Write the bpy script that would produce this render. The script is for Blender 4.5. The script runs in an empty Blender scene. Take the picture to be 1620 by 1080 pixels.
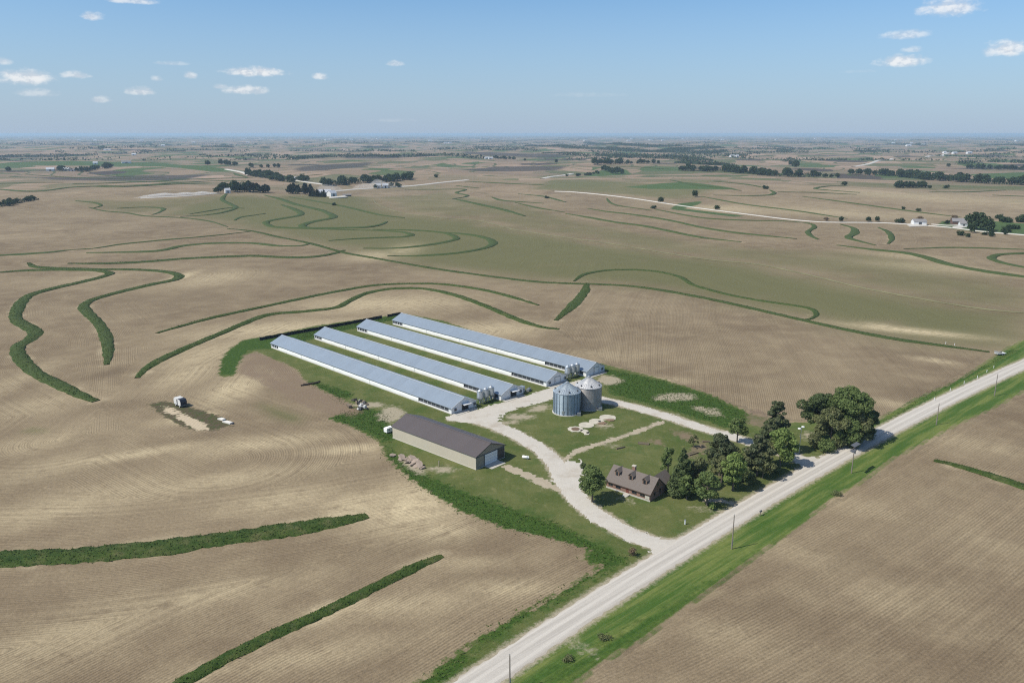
import bpy, math, random
import numpy as np
from mathutils import Vector

# ------------------------------------------------------------------ basics
random.seed(7)
rng = np.random.default_rng(7)
scene = bpy.context.scene
COL = scene.collection

F, CX, CY, VH, CAMH = 1245.0, 810.0, 540.0, 211.5, 100.0
PITCH = math.atan((CY - VH) / F)
SP, CP = math.sin(PITCH), math.cos(PITCH)
SUN_AZ = (-0.93, -0.36)           # towards the sun, on the ground plan
SUN_EL = math.radians(50)


def sstep(a, b, x):
    t = np.clip((x - a) / (b - a), 0, 1)
    return t * t * (3 - 2 * t)


def height(x, y):
    """rolling farmland: level round the farmyard, swelling outwards"""
    d = np.hypot(x - 40.0, y - 300.0)
    m = sstep(330, 1100, d)
    m2 = sstep(2200, 6000, d)
    a = 5.6 * np.sin(x / 168 + 0.8 * np.sin(y / 250.0)) * np.sin(y / 215 + 1.3) + 3.4 * np.sin((0.6 * x + y) / 142.0 + 0.5)
    b = 11 * np.sin(x / 610 + 1.1 * np.sin(y / 900.0)) * np.sin(y / 760.0 + 0.4) + 6 * np.sin((x - 0.5 * y) / 480.0)
    return m * a + m2 * b


def ground_points(px):
    """first hit on the terrain of the sight lines through photo positions (u, v)"""
    px = np.asarray(px, float).reshape(-1, 2)
    x = (px[:, 0] - CX) / F
    y = (CY - px[:, 1]) / F
    d = np.stack([x, CP + y * SP, y * CP - SP], 1)
    t = np.full(len(px), 60.0)
    done = np.zeros(len(px), bool)
    lo = t.copy()
    hi = t.copy()
    for _ in range(900):
        tn = t * 1.008
        z = CAMH + d[:, 2] * tn
        below = (z < height(d[:, 0] * tn, d[:, 1] * tn)) & ~done
        lo[below] = t[below]
        hi[below] = tn[below]
        done |= below
        t = np.where(done, t, tn)
        if done.all():
            break
    lo[~done] = hi[~done] = 30000.0
    for _ in range(24):
        mid = (lo + hi) / 2
        b = CAMH + d[:, 2] * mid < height(d[:, 0] * mid, d[:, 1] * mid)
        hi = np.where(b, mid, hi)
        lo = np.where(b, lo, mid)
    q = d * ((lo + hi) / 2)[:, None]
    return q[:, :2]


def G(u, v):
    return ground_points([(u, v)])[0]


def metres_per_px(p):
    depth = p[1] * CP + (CAMH - 0) * SP
    return depth / F


def smooth_path(pts, step):
    """Catmull-Rom through plan points, resampled"""
    P = np.asarray(pts, float)
    if len(P) > 2:
        Q = np.vstack([2 * P[0] - P[1], P, 2 * P[-1] - P[-2]])
        out = []
        for i in range(1, len(Q) - 2):
            p0, p1, p2, p3 = Q[i - 1], Q[i], Q[i + 1], Q[i + 2]
            n = 10
            t = np.linspace(0, 1, n, endpoint=False)[:, None]
            # centripetal-ish damping: tangents limited by the segment length
            L = np.linalg.norm(p2 - p1)
            m1 = (p2 - p0)
            m1 = m1 / max(np.linalg.norm(m1), 1e-6) * L * 0.9
            m2 = (p3 - p1)
            m2 = m2 / max(np.linalg.norm(m2), 1e-6) * L * 0.9
            out.append((2 * t**3 - 3 * t**2 + 1) * p1 + (t**3 - 2 * t**2 + t) * m1 + (-2 * t**3 + 3 * t**2) * p2 + (t**3 - t**2) * m2)
        P = np.vstack(out + [P[-1:]])
    s = np.concatenate([[0], np.cumsum(np.linalg.norm(np.diff(P, axis=0), axis=1))])
    n = max(2, int(s[-1] / step) + 1)
    q = np.linspace(0, s[-1], n)
    return np.stack([np.interp(q, s, P[:, 0]), np.interp(q, s, P[:, 1])], 1)


def seg_dist(X, Y, path, closed=False, cap=1e9):
    """distance of points to a polyline (points farther than cap from its box keep cap)"""
    P = np.asarray(path, float)
    if closed:
        P = np.vstack([P, P[:1]])
    out = np.full(X.shape, cap)
    sel = np.nonzero((X > P[:, 0].min() - cap) & (X < P[:, 0].max() + cap) & (Y > P[:, 1].min() - cap) & (Y < P[:, 1].max() + cap))[0]
    if len(sel) == 0:
        return out
    x, y = X[sel].astype(np.float32), Y[sel].astype(np.float32)
    best = np.full(len(sel), cap * cap, np.float32)
    for a, b in zip(P[:-1], P[1:]):
        dx, dy = b - a
        l2 = dx * dx + dy * dy
        if l2 < 1e-9:
            continue
        t = np.clip(((x - a[0]) * dx + (y - a[1]) * dy) / l2, 0, 1)
        best = np.minimum(best, (x - a[0] - t * dx) ** 2 + (y - a[1] - t * dy) ** 2)
    out[sel] = np.minimum(np.sqrt(best), cap)
    return out


def sdf(X, Y, poly, cap=60.0):
    """signed distance to a closed plan polygon, positive inside"""
    P = np.asarray(poly, float)
    d = seg_dist(X, Y, P, True, cap)
    ins = np.zeros(X.shape, bool)
    sel = np.nonzero((X >= P[:, 0].min()) & (X <= P[:, 0].max()) & (Y >= P[:, 1].min()) & (Y <= P[:, 1].max()))[0]
    x, y = X[sel], Y[sel]
    c = np.zeros(len(sel), bool)
    j = len(P) - 1
    for i in range(len(P)):
        xi, yi = P[i]
        xj, yj = P[j]
        if yi != yj:
            c ^= ((yi > y) != (yj > y)) & (x < (xj - xi) * (y - yi) / (yj - yi) + xi)
        j = i
    ins[sel] = c
    return np.where(ins, d, -d)


def ellipse_px(u, v, ru, rv, n=20, wob=0.0, tilt=0.0):
    out = []
    for k in range(n):
        a = 2 * math.pi * k / n
        w = 1 + wob * (rng.random() - 0.5)
        ex, ey = ru * w * math.cos(a), rv * w * math.sin(a)
        out.append((u + ex * math.cos(tilt) - ey * math.sin(tilt), v + ex * math.sin(tilt) + ey * math.cos(tilt)))
    return ground_points(out)


# ------------------------------------------------------------------ mesh helpers
class MB:
    def __init__(s):
        s.v, s.f = [], []

    def add(s, verts, faces):
        o = len(s.v)
        s.v += [tuple(map(float, p)) for p in verts]
        s.f += [tuple(i + o for i in f) for f in faces]
        return s

    def box(s, x0, x1, y0, y1, z0, z1):
        return s.add([(x0, y0, z0), (x1, y0, z0), (x1, y1, z0), (x0, y1, z0), (x0, y0, z1), (x1, y0, z1), (x1, y1, z1), (x0, y1, z1)],
                     [(0, 3, 2, 1), (4, 5, 6, 7), (0, 1, 5, 4), (1, 2, 6, 5), (2, 3, 7, 6), (3, 0, 4, 7)])

    def prism(s, poly, axis, a, b):
        """extrude a 2-D outline along an axis (0 x, 1 y, 2 z) from a to b"""
        def P(p, t):
            return {0: (t, p[0], p[1]), 1: (p[0], t, p[1]), 2: (p[0], p[1], t)}[axis]
        n = len(poly)
        vs = [P(p, a) for p in poly] + [P(p, b) for p in poly]
        fs = [tuple(range(n)), tuple(range(2 * n - 1, n - 1, -1))] + [(i, i + n, (i + 1) % n + n, (i + 1) % n) for i in range(n)]
        return s.add(vs, fs)

    def lathe(s, prof, n=24, cx=0, cy=0, cap=True):
        o = len(s.v)
        vs, fs = [], []
        for r, z in prof:
            for k in range(n):
                a = 2 * math.pi * k / n
                vs.append((cx + r * math.cos(a), cy + r * math.sin(a), z))
        for i in range(len(prof) - 1):
            for k in range(n):
                k2 = (k + 1) % n
                fs.append((i * n + k, i * n + k2, (i + 1) * n + k2, (i + 1) * n + k))
        if cap:
            fs.append(tuple(range(n - 1, -1, -1)))
            fs.append(tuple((len(prof) - 1) * n + k for k in range(n)))
        return s.add(vs, fs)

    def tube(s, p, q, r0, r1=None, n=8):
        r1 = r0 if r1 is None else r1
        p, q = Vector(p), Vector(q)
        d = (q - p).normalized()
        a = d.orthogonal().normalized()
        b = d.cross(a)
        vs = []
        for c, r in ((p, r0), (q, r1)):
            for k in range(n):
                t = 2 * math.pi * k / n
                vs.append(tuple(c + r * (math.cos(t) * a + math.sin(t) * b)))
        fs = [(k, (k + 1) % n, (k + 1) % n + n, k + n) for k in range(n)] + [tuple(range(n - 1, -1, -1)), tuple(range(n, 2 * n))]
        return s.add(vs, fs)

    def data(s, name, m, smooth=False):
        me = bpy.data.meshes.new(name)
        me.from_pydata(s.v, [], s.f)
        me.update()
        if m:
            me.materials.append(m)
        if smooth:
            me.polygons.foreach_set('use_smooth', [True] * len(me.polygons))
        return me

    def build(s, name, m, parent=None, smooth=False):
        return link(name, s.data(name, m, smooth), parent)


def link(name, me, parent=None):
    o = bpy.data.objects.new(name, me)
    COL.objects.link(o)
    if parent is not None:
        o.parent = parent
    return o


def tag(o, label=None, cat=None, group=None, kind=None):
    if label:
        o['label'] = label
    if cat:
        o['category'] = cat
    if group:
        o['group'] = group
    if kind:
        o['kind'] = kind
    return o


def thing(name, label, cat, p, rz=0.0, group=None, z=None):
    o = bpy.data.objects.new(name, None)
    o.empty_display_size = 0.5
    COL.objects.link(o)
    o.location = (p[0], p[1], float(height(p[0], p[1])) if z is None else z)
    o.rotation_euler = (0, 0, rz)
    return tag(o, label, cat, group)


def copy_thing(src, p, rz, label=None, group=None, scale=None):
    c = src.copy()
    COL.objects.link(c)
    c.location = (p[0], p[1], float(height(p[0], p[1])))
    c.rotation_euler = (0, 0, rz)
    if scale is not None:
        c.scale = scale
    if label:
        c['label'] = label
    if group:
        c['group'] = group
    for ch in src.children:
        k = ch.copy()
        COL.objects.link(k)
        k.parent = c
        for g in ch.children:
            q = g.copy()
            COL.objects.link(q)
            q.parent = k
    return c


def attr(me, name, vals):
    a = me.attributes.new(name, 'FLOAT', 'POINT')
    a.data.foreach_set('value', np.asarray(vals, np.float32))


def grid_mesh(name, V, faces):
    """fast mesh from numpy arrays: verts (n,3), quads (m,4)"""
    me = bpy.data.meshes.new(name)
    V = np.asarray(V, np.float32)
    faces = np.asarray(faces, np.int32)
    me.vertices.add(len(V))
    me.vertices.foreach_set('co', V.ravel())
    k = faces.shape[1]
    me.loops.add(faces.size)
    me.loops.foreach_set('vertex_index', faces.ravel())
    me.polygons.add(len(faces))
    me.polygons.foreach_set('loop_start', np.arange(0, faces.size, k, dtype=np.int32))
    me.polygons.foreach_set('loop_total', np.full(len(faces), k, np.int32))
    me.update(calc_edges=True)
    me.validate()
    return me


# ------------------------------------------------------------------ node helpers
class N:
    """short-hand for building node trees"""
    def __init__(s, name, world=None):
        if world is None:
            s.m = bpy.data.materials.new(name)
            s.m.use_nodes = True
            s.t = s.m.node_tree
        else:
            s.t = world.node_tree
        s.t.nodes.clear()

    def n(s, typ, **kw):
        nd = s.t.nodes.new(typ)
        for k, v in kw.items():
            setattr(nd, k, v)
        return nd

    def put(s, sock, v):
        if v is None:
            return
        if hasattr(v, 'is_linked') or hasattr(v, 'links'):
            s.t.links.new(v, sock)
        else:
            if isinstance(v, (tuple, list)) and len(v) == 3 and sock.type == 'RGBA':
                v = (*v, 1)
            sock.default_value = v

    def math(s, op, a, b=None, c=None, clamp=False):
        nd = s.n('ShaderNodeMath', operation=op, use_clamp=clamp)
        s.put(nd.inputs[0], a)
        if b is not None:
            s.put(nd.inputs[1], b)
        if c is not None:
            s.put(nd.inputs[2], c)
        return nd.outputs[0]

    def mix(s, f, a, b, blend='MIX'):
        nd = s.n('ShaderNodeMix', data_type='RGBA', blend_type=blend)
        nd.clamp_factor = True
        s.put(nd.inputs[0], f)
        s.put(nd.inputs[6], a)
        s.put(nd.inputs[7], b)
        return nd.outputs[2]

    def range(s, x, a, b, c=0.0, d=1.0, smooth=True):
        nd = s.n('ShaderNodeMapRange', interpolation_type='SMOOTHSTEP' if smooth else 'LINEAR')
        nd.clamp = True
        s.put(nd.inputs[0], x)
        for i, q in enumerate((a, b, c, d)):
            s.put(nd.inputs[i + 1], q)
        return nd.outputs[0]

    def noise(s, vec=None, scale=1.0, detail=3.0, rough=0.55, dim='3D', w=None, dist=0.0):
        nd = s.n('ShaderNodeTexNoise', noise_dimensions=dim)
        if vec is not None:
            s.put(nd.inputs['Vector'], vec)
        if w is not None:
            s.put(nd.inputs['W'], w)
        nd.inputs['Scale'].default_value = scale
        nd.inputs['Detail'].default_value = detail
        nd.inputs['Roughness'].default_value = rough
        nd.inputs['Distortion'].default_value = dist
        return nd.outputs[0]

    def attr(s, name):
        return s.n('ShaderNodeAttribute', attribute_name=name).outputs['Fac']

    def obj(s):
        return s.n('ShaderNodeTexCoord').outputs['Object']

    def mapping(s, vec, loc=(0, 0, 0), rot=(0, 0, 0), sc=(1, 1, 1)):
        nd = s.n('ShaderNodeMapping')
        s.put(nd.inputs[0], vec)
        nd.inputs[1].default_value = loc
        nd.inputs[2].default_value = rot
        nd.inputs[3].default_value = sc
        return nd.outputs[0]

    def sep(s, vec):
        nd = s.n('ShaderNodeSeparateXYZ')
        s.put(nd.inputs[0], vec)
        return nd.outputs

    def bump(s, h, strength=0.3, dist=0.1):
        nd = s.n('ShaderNodeBump')
        nd.inputs['Strength'].default_value = strength
        nd.inputs['Distance'].default_value = dist
        s.put(nd.inputs['Height'], h)
        return nd.outputs[0]

    def out(s, color, rough=0.8, metal=0.0, normal=None, spec=0.3, trans=None):
        b = s.n('ShaderNodeBsdfPrincipled')
        s.put(b.inputs['Base Color'], color)
        s.put(b.inputs['Roughness'], rough)
        s.put(b.inputs['Metallic'], metal)
        b.inputs['Specular IOR Level'].default_value = spec
        if normal is not None:
            s.put(b.inputs['Normal'], normal)
        sh = b.outputs[0]
        if trans is not None:
            t = s.n('ShaderNodeBsdfTranslucent')
            s.put(t.inputs[0], trans)
            mx = s.n('ShaderNodeMixShader')
            mx.inputs[0].default_value = 0.38
            s.t.links.new(sh, mx.inputs[1])
            s.t.links.new(t.outputs[0], mx.inputs[2])
            sh = mx.outputs[0]
        o = s.n('ShaderNodeOutputMaterial')
        s.t.links.new(sh, o.inputs[0])
        return s.m


def plain(name, c, rough=0.7, metal=0.0, var=0.15, scale=1.5, spec=0.3, bump=0.0):
    """one paint or material with a little mottling and dirt"""
    k = N(name)
    co = k.obj()
    f = k.noise(co, scale, 4, 0.6)
    col = k.mix(f, tuple(x * (1 - var) for x in c), tuple(min(1, x * (1 + var)) for x in c))
    nm = k.bump(k.noise(co, scale * 6, 3), 0.4, bump) if bump else None
    return k.out(col, rough, metal, nm, spec)


def ribbed(name, c, axis, pitch, rough=0.45, metal=0.3, var=0.08, depth=0.03, streak=0.12, light=None):
    """sheet metal with ribs; axis = the object axis that the ribs repeat along"""
    k = N(name)
    co = k.obj()
    xyz = k.sep(co)
    ph = k.math('MULTIPLY', xyz[axis], 2 * math.pi / pitch)
    w = k.math('POWER', k.math('ABSOLUTE', k.math('SINE', ph)), 6.0)
    sheet = k.noise(dim='1D', w=k.math('FLOOR', k.math('MULTIPLY', xyz[axis], 1 / (pitch * 4))), scale=3.7, detail=0)
    f = k.math('MULTIPLY_ADD', sheet, 0.6, k.math('MULTIPLY', k.noise(co, 0.25, 4, 0.6), 0.6))
    col = k.mix(f, tuple(x * (1 - var) for x in c), tuple(min(1, x * (1 + var)) for x in c))
    if streak:
        sc = [0.25, 0.25, 0.25]
        sc[axis] = 3.0
        st = k.range(k.noise(k.mapping(co, sc=tuple(sc)), 1.0, 4, 0.6), 0.5, 0.8)
        col = k.mix(k.math('MULTIPLY', st, streak), col, (0.12, 0.10, 0.085))
    return k.out(col, rough, metal, k.bump(w, 0.8, depth), 0.4)

# ------------------------------------------------------------------ layout traced on the ground
# grass banks of the terraced fields: (width in metres, height, path)
TERRACES = [
    (7.6, 1.0, [(-60, 884), (0, 883), (60, 882), (130, 878), (200, 872), (280, 863), (360, 851), (440, 840), (510, 829), (560, 820), (581, 815)]),
    (3.6, 0.8, [(235, 1110), (300, 1072), (370, 1035), (440, 1000), (520, 965), (590, 930), (650, 900), (700, 879)]),
    (4.4, 0.7, [(1478, 728), (1520, 738), (1570, 753), (1620, 770), (1690, 794)]),
    (6.3, 0.9, [(-30, 434), (0, 431), (45, 428), (100, 427), (150, 428), (174, 432), (165, 437), (130, 446), (90, 455), (50, 466), (33, 480), (24, 500), (28, 508), (45, 517), (56, 525), (50, 535), (33, 545), (27, 555), (40, 575), (60, 592), (90, 607), (120, 622), (151, 635)]),
    (5.8, 0.8, [(45, 416), (55, 422), (80, 424), (150, 426), (220, 427), (262, 430), (283, 436), (275, 443), (240, 450), (190, 462), (150, 473), (134, 482), (135, 490), (150, 505), (163, 522), (170, 540), (171, 560), (169, 577)]),
    (7.5, 0.9, [(108, 417), (160, 417), (220, 415), (300, 409), (400, 405), (440, 407), (490, 407), (525, 402), (545, 396)]),
    (7.5, 0.9, [(137, 400), (200, 399), (250, 397), (290, 389), (340, 385), (400, 385), (440, 389), (475, 389), (488, 386)]),
    (13., 1.0, [(-30, 406), (0, 404), (40, 402), (80, 399), (106, 396)]),
    (4.0, 0.9, [(248, 527), (290, 515), (340, 502), (405, 488), (470, 474), (530, 462), (590, 452), (650, 449), (700, 450), (760, 458), (810, 470), (852, 483)]),
    (4.8, 0.9, [(217, 598), (228, 586), (250, 571), (300, 548), (350, 527), (405, 504), (430, 497), (480, 493), (530, 487), (555, 475), (580, 464), (620, 457), (670, 457), (720, 467), (770, 485), (820, 506), (855, 517), (884, 521)]),
    (5.6, 0.4, [(879, 507), (900, 489), (919, 470), (927, 457), (928, 448)]),
    (4.5, 0.5, [(360, 362), (400, 366), (440, 375), (490, 385), (545, 400), (590, 408), (640, 417), (700, 427), (780, 438), (850, 446), (910, 449), (950, 450), (1010, 454), (1080, 465), (1150, 479), (1220, 495), (1290, 511), (1340, 522), (1420, 537), (1500, 548), (1565, 557)]),
    (3.6, 0.7, [(908, 445), (925, 434), (960, 428), (1000, 427), (1040, 430), (1075, 438), (1095, 450), (1120, 458), (1160, 468), (1210, 477), (1260, 484), (1284, 489), (1292, 497), (1284, 504), (1268, 507)]),
    (6.0, 1.0, [(520, 381), (560, 378), (610, 376), (638, 375), (651, 372), (640, 368), (600, 365), (560, 364)]),
    (6.5, 1.0, [(575, 393), (620, 393), (660, 390), (700, 384), (722, 378), (712, 371), (690, 367), (640, 364), (590, 363)]),
    (7.0, 1.1, [(613, 405), (660, 405), (720, 401), (765, 393), (781, 385), (770, 377), (740, 371), (690, 367)]),
    (8.0, 1.2, [(560, 364), (500, 362), (440, 360), (424, 356), (422, 351), (440, 347), (470, 342), (477, 338), (465, 331), (445, 324)]),
    (8.5, 1.2, [(612, 351), (600, 356), (575, 360), (530, 361), (490, 361), (478, 358), (487, 353), (505, 349), (526, 345), (525, 340), (505, 332), (470, 324), (440, 314), (418, 309)]),
    (6.0, 1.2, [(371, 349), (380, 344), (400, 341), (420, 338)]),
    (7.0, 1.0, [(285, 343), (320, 341), (350, 337), (373, 329), (366, 324), (352, 316), (358, 307)]),
    (6.0, 1.0, [(300, 339), (330, 334), (365, 329), (386, 330)]),
    (3.5, 0.6, [(140, 328), (165, 334), (200, 337), (230, 342), (290, 345), (330, 350), (360, 359)]),
    (3.5, 0.8, [(105, 396), (150, 393), (190, 387), (260, 380), (330, 374), (400, 366)]),
    (7.0, 1.2, [(895, 338), (930, 344), (975, 352), (1020, 358), (1060, 366), (1110, 376), (1172, 383)]),
    (6.5, 1.2, [(930, 330), (960, 335), (1010, 341), (1060, 349), (1110, 360), (1160, 368), (1260, 378)]),
    (5.0, 1.0, [(815, 321), (850, 329), (893, 336)]),
    (6.5, 1.0, [(820, 307), (860, 311), (895, 320)]),
    (4.5, 1.0, [(960, 314), (966, 321), (980, 326), (1030, 333)]),
    (5.0, 1.0, [(1035, 331), (1070, 338), (1120, 346), (1180, 349), (1240, 350), (1280, 353)]),
    (8.5, 1.2, [(1325, 388), (1380, 395), (1430, 400), (1460, 406), (1500, 418), (1550, 428), (1620, 438), (1690, 448)]),
    (6.5, 1.0, [(1690, 398), (1620, 401), (1580, 403), (1569, 409), (1590, 417), (1640, 426), (1690, 432)]),
    (4.5, 0.9, [(1430, 394), (1500, 392), (1560, 393), (1650, 396)]),
    (5.5, 1.0, [(1270, 352), (1285, 355), (1288, 360), (1278, 367), (1284, 374), (1295, 379)]),
    (7.5, 1.1, [(1330, 355), (1350, 361), (1352, 369), (1342, 376), (1360, 382), (1385, 388)]),
    (6.0, 1.1, [(1390, 360), (1405, 367), (1411, 378), (1405, 386)]),
    (5.0, 1.2, [(1270, 311), (1350, 322), (1430, 333), (1520, 344)]),
    (5.5, 1.2, [(1110, 311), (1180, 324), (1260, 334), (1340, 346)]),
    (8.0, 1.2, [(1060, 285), (1100, 293), (1140, 297), (1172, 302)]),
    (8.0, 1.2, [(1128, 287), (1180, 292), (1212, 298)]),
    (8.0, 1.2, [(1128, 309), (1180, 310), (1216, 309), (1225, 305), (1218, 301)]),
    (8.0, 1.2, [(1230, 304), (1290, 305), (1355, 308)]),
    (8.0, 1.2, [(1340, 294), (1310, 295), (1290, 299), (1320, 302), (1360, 305)]),
    (9.0, 1.2, [(720, 315), (760, 324), (800, 333), (830, 342)]),
    (7.0, 1.2, [(716, 315), (740, 310), (722, 305), (735, 300), (700, 300), (640, 300)]),
    (9.0, 1.2, [(735, 287), (790, 290), (860, 293)]),
    (8.0, 1.2, [(722, 294), (757, 298)]),
    (8.0, 1.2, [(778, 312), (800, 318), (860, 322)]),
    (9.0, 1.2, [(-10, 299), (60, 303), (110, 297), (150, 295), (230, 293), (330, 287), (420, 287)]),
    (16., 1.2, [(-10, 291), (60, 289), (100, 289)]),
    (16., 1.2, [(115, 291), (170, 290), (230, 288), (300, 284), (400, 281)]),
    (14., 1.2, [(140, 295), (190, 296), (250, 293), (330, 290)]),
    (14., 1.2, [(40, 276), (110, 281), (180, 283), (260, 281)]),
    (12., 1.2, [(150, 276), (180, 279), (230, 281)]),
    (12., 1.2, [(370, 274), (376, 277), (392, 281)]),
    (12., 1.2, [(410, 279), (470, 279), (510, 276)]),
    (6.0, 1.0, [(120, 318), (150, 321), (160, 326), (145, 330)]),
    (6.0, 1.0, [(185, 330), (230, 328), (258, 330), (250, 337), (240, 340)]),
    (5.0, 1.0, [(458, 312), (490, 317), (540, 326), (600, 340), (640, 345)]),
    (9.0, 1.2, [(945, 263), (1000, 264), (1060, 268)]),
    (9.0, 1.2, [(1470, 304), (1530, 304), (1590, 301)]),
    (14., 1.2, [(1570, 309), (1620, 311), (1680, 312)]),
]
CREEK = [(590, 315), (600, 325), (640, 338), (700, 345), (760, 350), (810, 363), (880, 374), (960, 385), (1050, 400), (1120, 411), (1200, 419), (1290, 438), (1360, 455), (1460, 474), (1560, 490), (1680, 500)]

# main gravel road: both edges traced, a gently bending centre line fitted through them
_l = ground_points([(713, 1080), (808, 1015), (908, 956), (1011, 893.6), (1148.5, 810), (1258, 744.5), (1344, 697.6), (1409, 664), (1575.5, 586.7), (1620, 566.7)])
_r = ground_points([(792, 1080), (902.5, 1002.5), (1047, 908), (1120, 861.4), (1202, 811.5), (1301, 746), (1400, 693.6), (1480, 656.5), (1575.5, 606.7), (1620, 585.5)])
RD = _l[-1] - _l[0] + _r[-1] - _r[0]
RD = RD / np.linalg.norm(RD)                        # along the road
RN = np.array([-RD[1], RD[0]])                      # to its left
RO = _l.mean(0) * 0.5 + _r.mean(0) * 0.5
_s = np.concatenate([(_l - RO) @ RD, (_r - RO) @ RD]) / 200.0
_o = np.concatenate([(_l - RO) @ RN, (_r - RO) @ RN])
_sg = np.concatenate([np.ones(len(_l)), -np.ones(len(_r))])
_c = np.linalg.lstsq(np.stack([np.ones_like(_s), _s, _s**2, _s**3, _sg], 1), _o, rcond=None)[0]
ROAD_HALF = float(_c[4])
_s0, _s1 = float(_s.min()), float(_s.max())


def road_c(s):
    """sideways bend of the centre line at s metres along"""
    t = np.asarray(s) / 200.0
    q = np.clip(t, _s0 - 0.1, _s1)
    d = _c[1] + 2 * _c[2] * q + 3 * _c[3] * q * q
    return _c[0] + _c[1] * q + _c[2] * q**2 + _c[3] * q**3 + d * (t - q)


def road_off(x, y):
    return (x - RO[0]) * RN[0] + (y - RO[1]) * RN[1] - road_c((x - RO[0]) * RD[0] + (y - RO[1]) * RD[1])


print('road half width', ROAD_HALF, _c)


def road_pt(s, off=0.0):
    return RO + RD * s + RN * (off + float(road_c(s)))


def road_s(u, v):
    return float((G(u, v) - RO) @ RD)


GP = ground_points
YARD = np.vstack([GP([(346, 594), (350, 568), (362, 552), (385, 538), (430, 530), (505, 514), (570, 505), (640, 496), (700, 507), (770, 530), (880, 560), (960, 577),
                      (1050, 600), (1120, 622), (1190, 655), (1216, 660), (1250, 668), (1385, 666), (1450, 630), (1510, 604), (1560, 574), (1590, 552), (1625, 535)]),
                  [road_pt(road_s(1620, 560) + 400, 22), road_pt(road_s(1620, 560) + 400, -16)],
                  GP([(1620, 618), (1575, 644), (1520, 669), (1475, 692), (1413, 725), (1367, 760), (1313, 789), (1280, 820), (1240, 851), (1187, 885), (1130, 928), (1080, 961), (1007, 1017), (953, 1044), (913, 1080)]),
                  [road_pt(road_s(713, 1079) - 60, -24), road_pt(road_s(713, 1079) - 60, 12)],
                  GP([(661, 1080), (704, 1044), (747, 1015), (818, 972), (890, 936), (953, 895), (918, 885), (934, 871), (873, 851), (797, 834), (727, 808), (667, 771), (640, 749), (612, 723), (600, 700), (560, 676), (520, 662),
                      (545, 652), (572, 650), (540, 630), (512, 618), (480, 600), (470, 584), (440, 570), (405, 556), (390, 562), (377, 575), (373, 592), (360, 597)])])
DRIVE = [GP([(1078, 862), (1040, 860), (985, 838), (935, 808), (905, 780), (888, 752), (880, 735), (858, 712), (820, 690), (785, 674), (752, 664)]),
         GP([(735, 662), (780, 648), (830, 634), (880, 618), (925, 605)]),
         GP([(945, 630), (1000, 643), (1050, 657), (1100, 673), (1150, 688), (1195, 702), (1240, 716), (1288, 735)]),
         GP([(752, 664), (735, 658), (720, 661)])]
TRACK = [GP([(888, 736), (897, 725), (912, 715), (938, 705), (968, 696), (1005, 684), (1046, 668)]),
         GP([(800, 738), (835, 752), (868, 768), (890, 776)]),
         GP([(1118, 790), (1140, 792), (1168, 797)])]
LUSH = [GP([(612, 706), (650, 738), (700, 764), (773, 789), (830, 810), (890, 831), (945, 859), (988, 880), (990, 891), (962, 903), (903, 939), (830, 979), (754, 1024), (741, 1014), (815, 968), (888, 931), (948, 893), (915, 886), (930, 872), (873, 854), (797, 838), (727, 812), (667, 775), (640, 753), (605, 722)]),
        GP([(940, 578), (1050, 602), (1120, 624), (1186, 654), (1180, 672), (1150, 676), (1080, 655), (1010, 634), (965, 622), (958, 610), (985, 598), (945, 590)]),
        GP([(346, 594), (350, 568), (362, 552), (385, 538), (430, 530), (640, 497), (640, 503), (510, 530), (445, 552), (400, 552), (385, 562), (373, 592)]),
        GP([(540, 652), (560, 640), (620, 655), (615, 675), (632, 690), (610, 700), (560, 676), (520, 662)]),
        GP([(480, 605), (500, 604), (560, 622), (540, 640), (512, 618)]),
        np.array([road_pt(road_s(800, 1078) - 20, -ROAD_HALF - 1), road_pt(900, -ROAD_HALF - 1), road_pt(900, -ROAD_HALF - 7), road_pt(road_s(800, 1078) - 20, -ROAD_HALF - 7)]),
        GP([(1385, 672), (1450, 632), (1560, 576), (1600, 550), (1612, 556), (1470, 628), (1385, 688)]),
        GP([(655, 1085), (700, 1048), (741, 1019), (748, 1048), (712, 1076), (690, 1090)])]
# straw-coloured worn spots inside the grass, and bare brown earth
BARE = [ellipse_px(1066, 628, 32, 7, 18, 0.5), ellipse_px(1120, 650, 24, 6.5, 18, 0.5, 0.25), ellipse_px(622, 655, 24, 13, 18, 0.6), ellipse_px(585, 640, 28, 5, 14, 0.6),
        ellipse_px(700, 742, 22, 6, 16, 0.6), ellipse_px(963, 601, 22, 9, 16, 0.5), ellipse_px(822, 659, 22, 5, 16, 0.6), ellipse_px(805, 668, 22, 4, 16, 0.6, -0.15),
        ellipse_px(855, 645, 18, 5, 16, 0.6, -0.2), ellipse_px(955, 672, 14, 5, 12, 0.5), ellipse_px(970, 705, 10, 3, 10, 0.5),
        ellipse_px(1122, 648, 14, 3, 12, 0.5), ellipse_px(1060, 655, 10, 2, 10, 0.5), ellipse_px(922, 1024, 30, 8, 14, 0.4, 0.45), ellipse_px(650, 735, 22, 10, 14, 0.4, 0.5), ellipse_px(1280, 690, 10, 8, 12, 0.5),
        ellipse_px(1110, 805, 20, 3, 12, 0.5), ellipse_px(945, 812, 20, 5, 12, 0.7, 0.5), ellipse_px(990, 790, 12, 3, 12, 0.7, 0.4), ellipse_px(850, 760, 18, 6, 12, 0.7, 0.5)]
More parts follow.
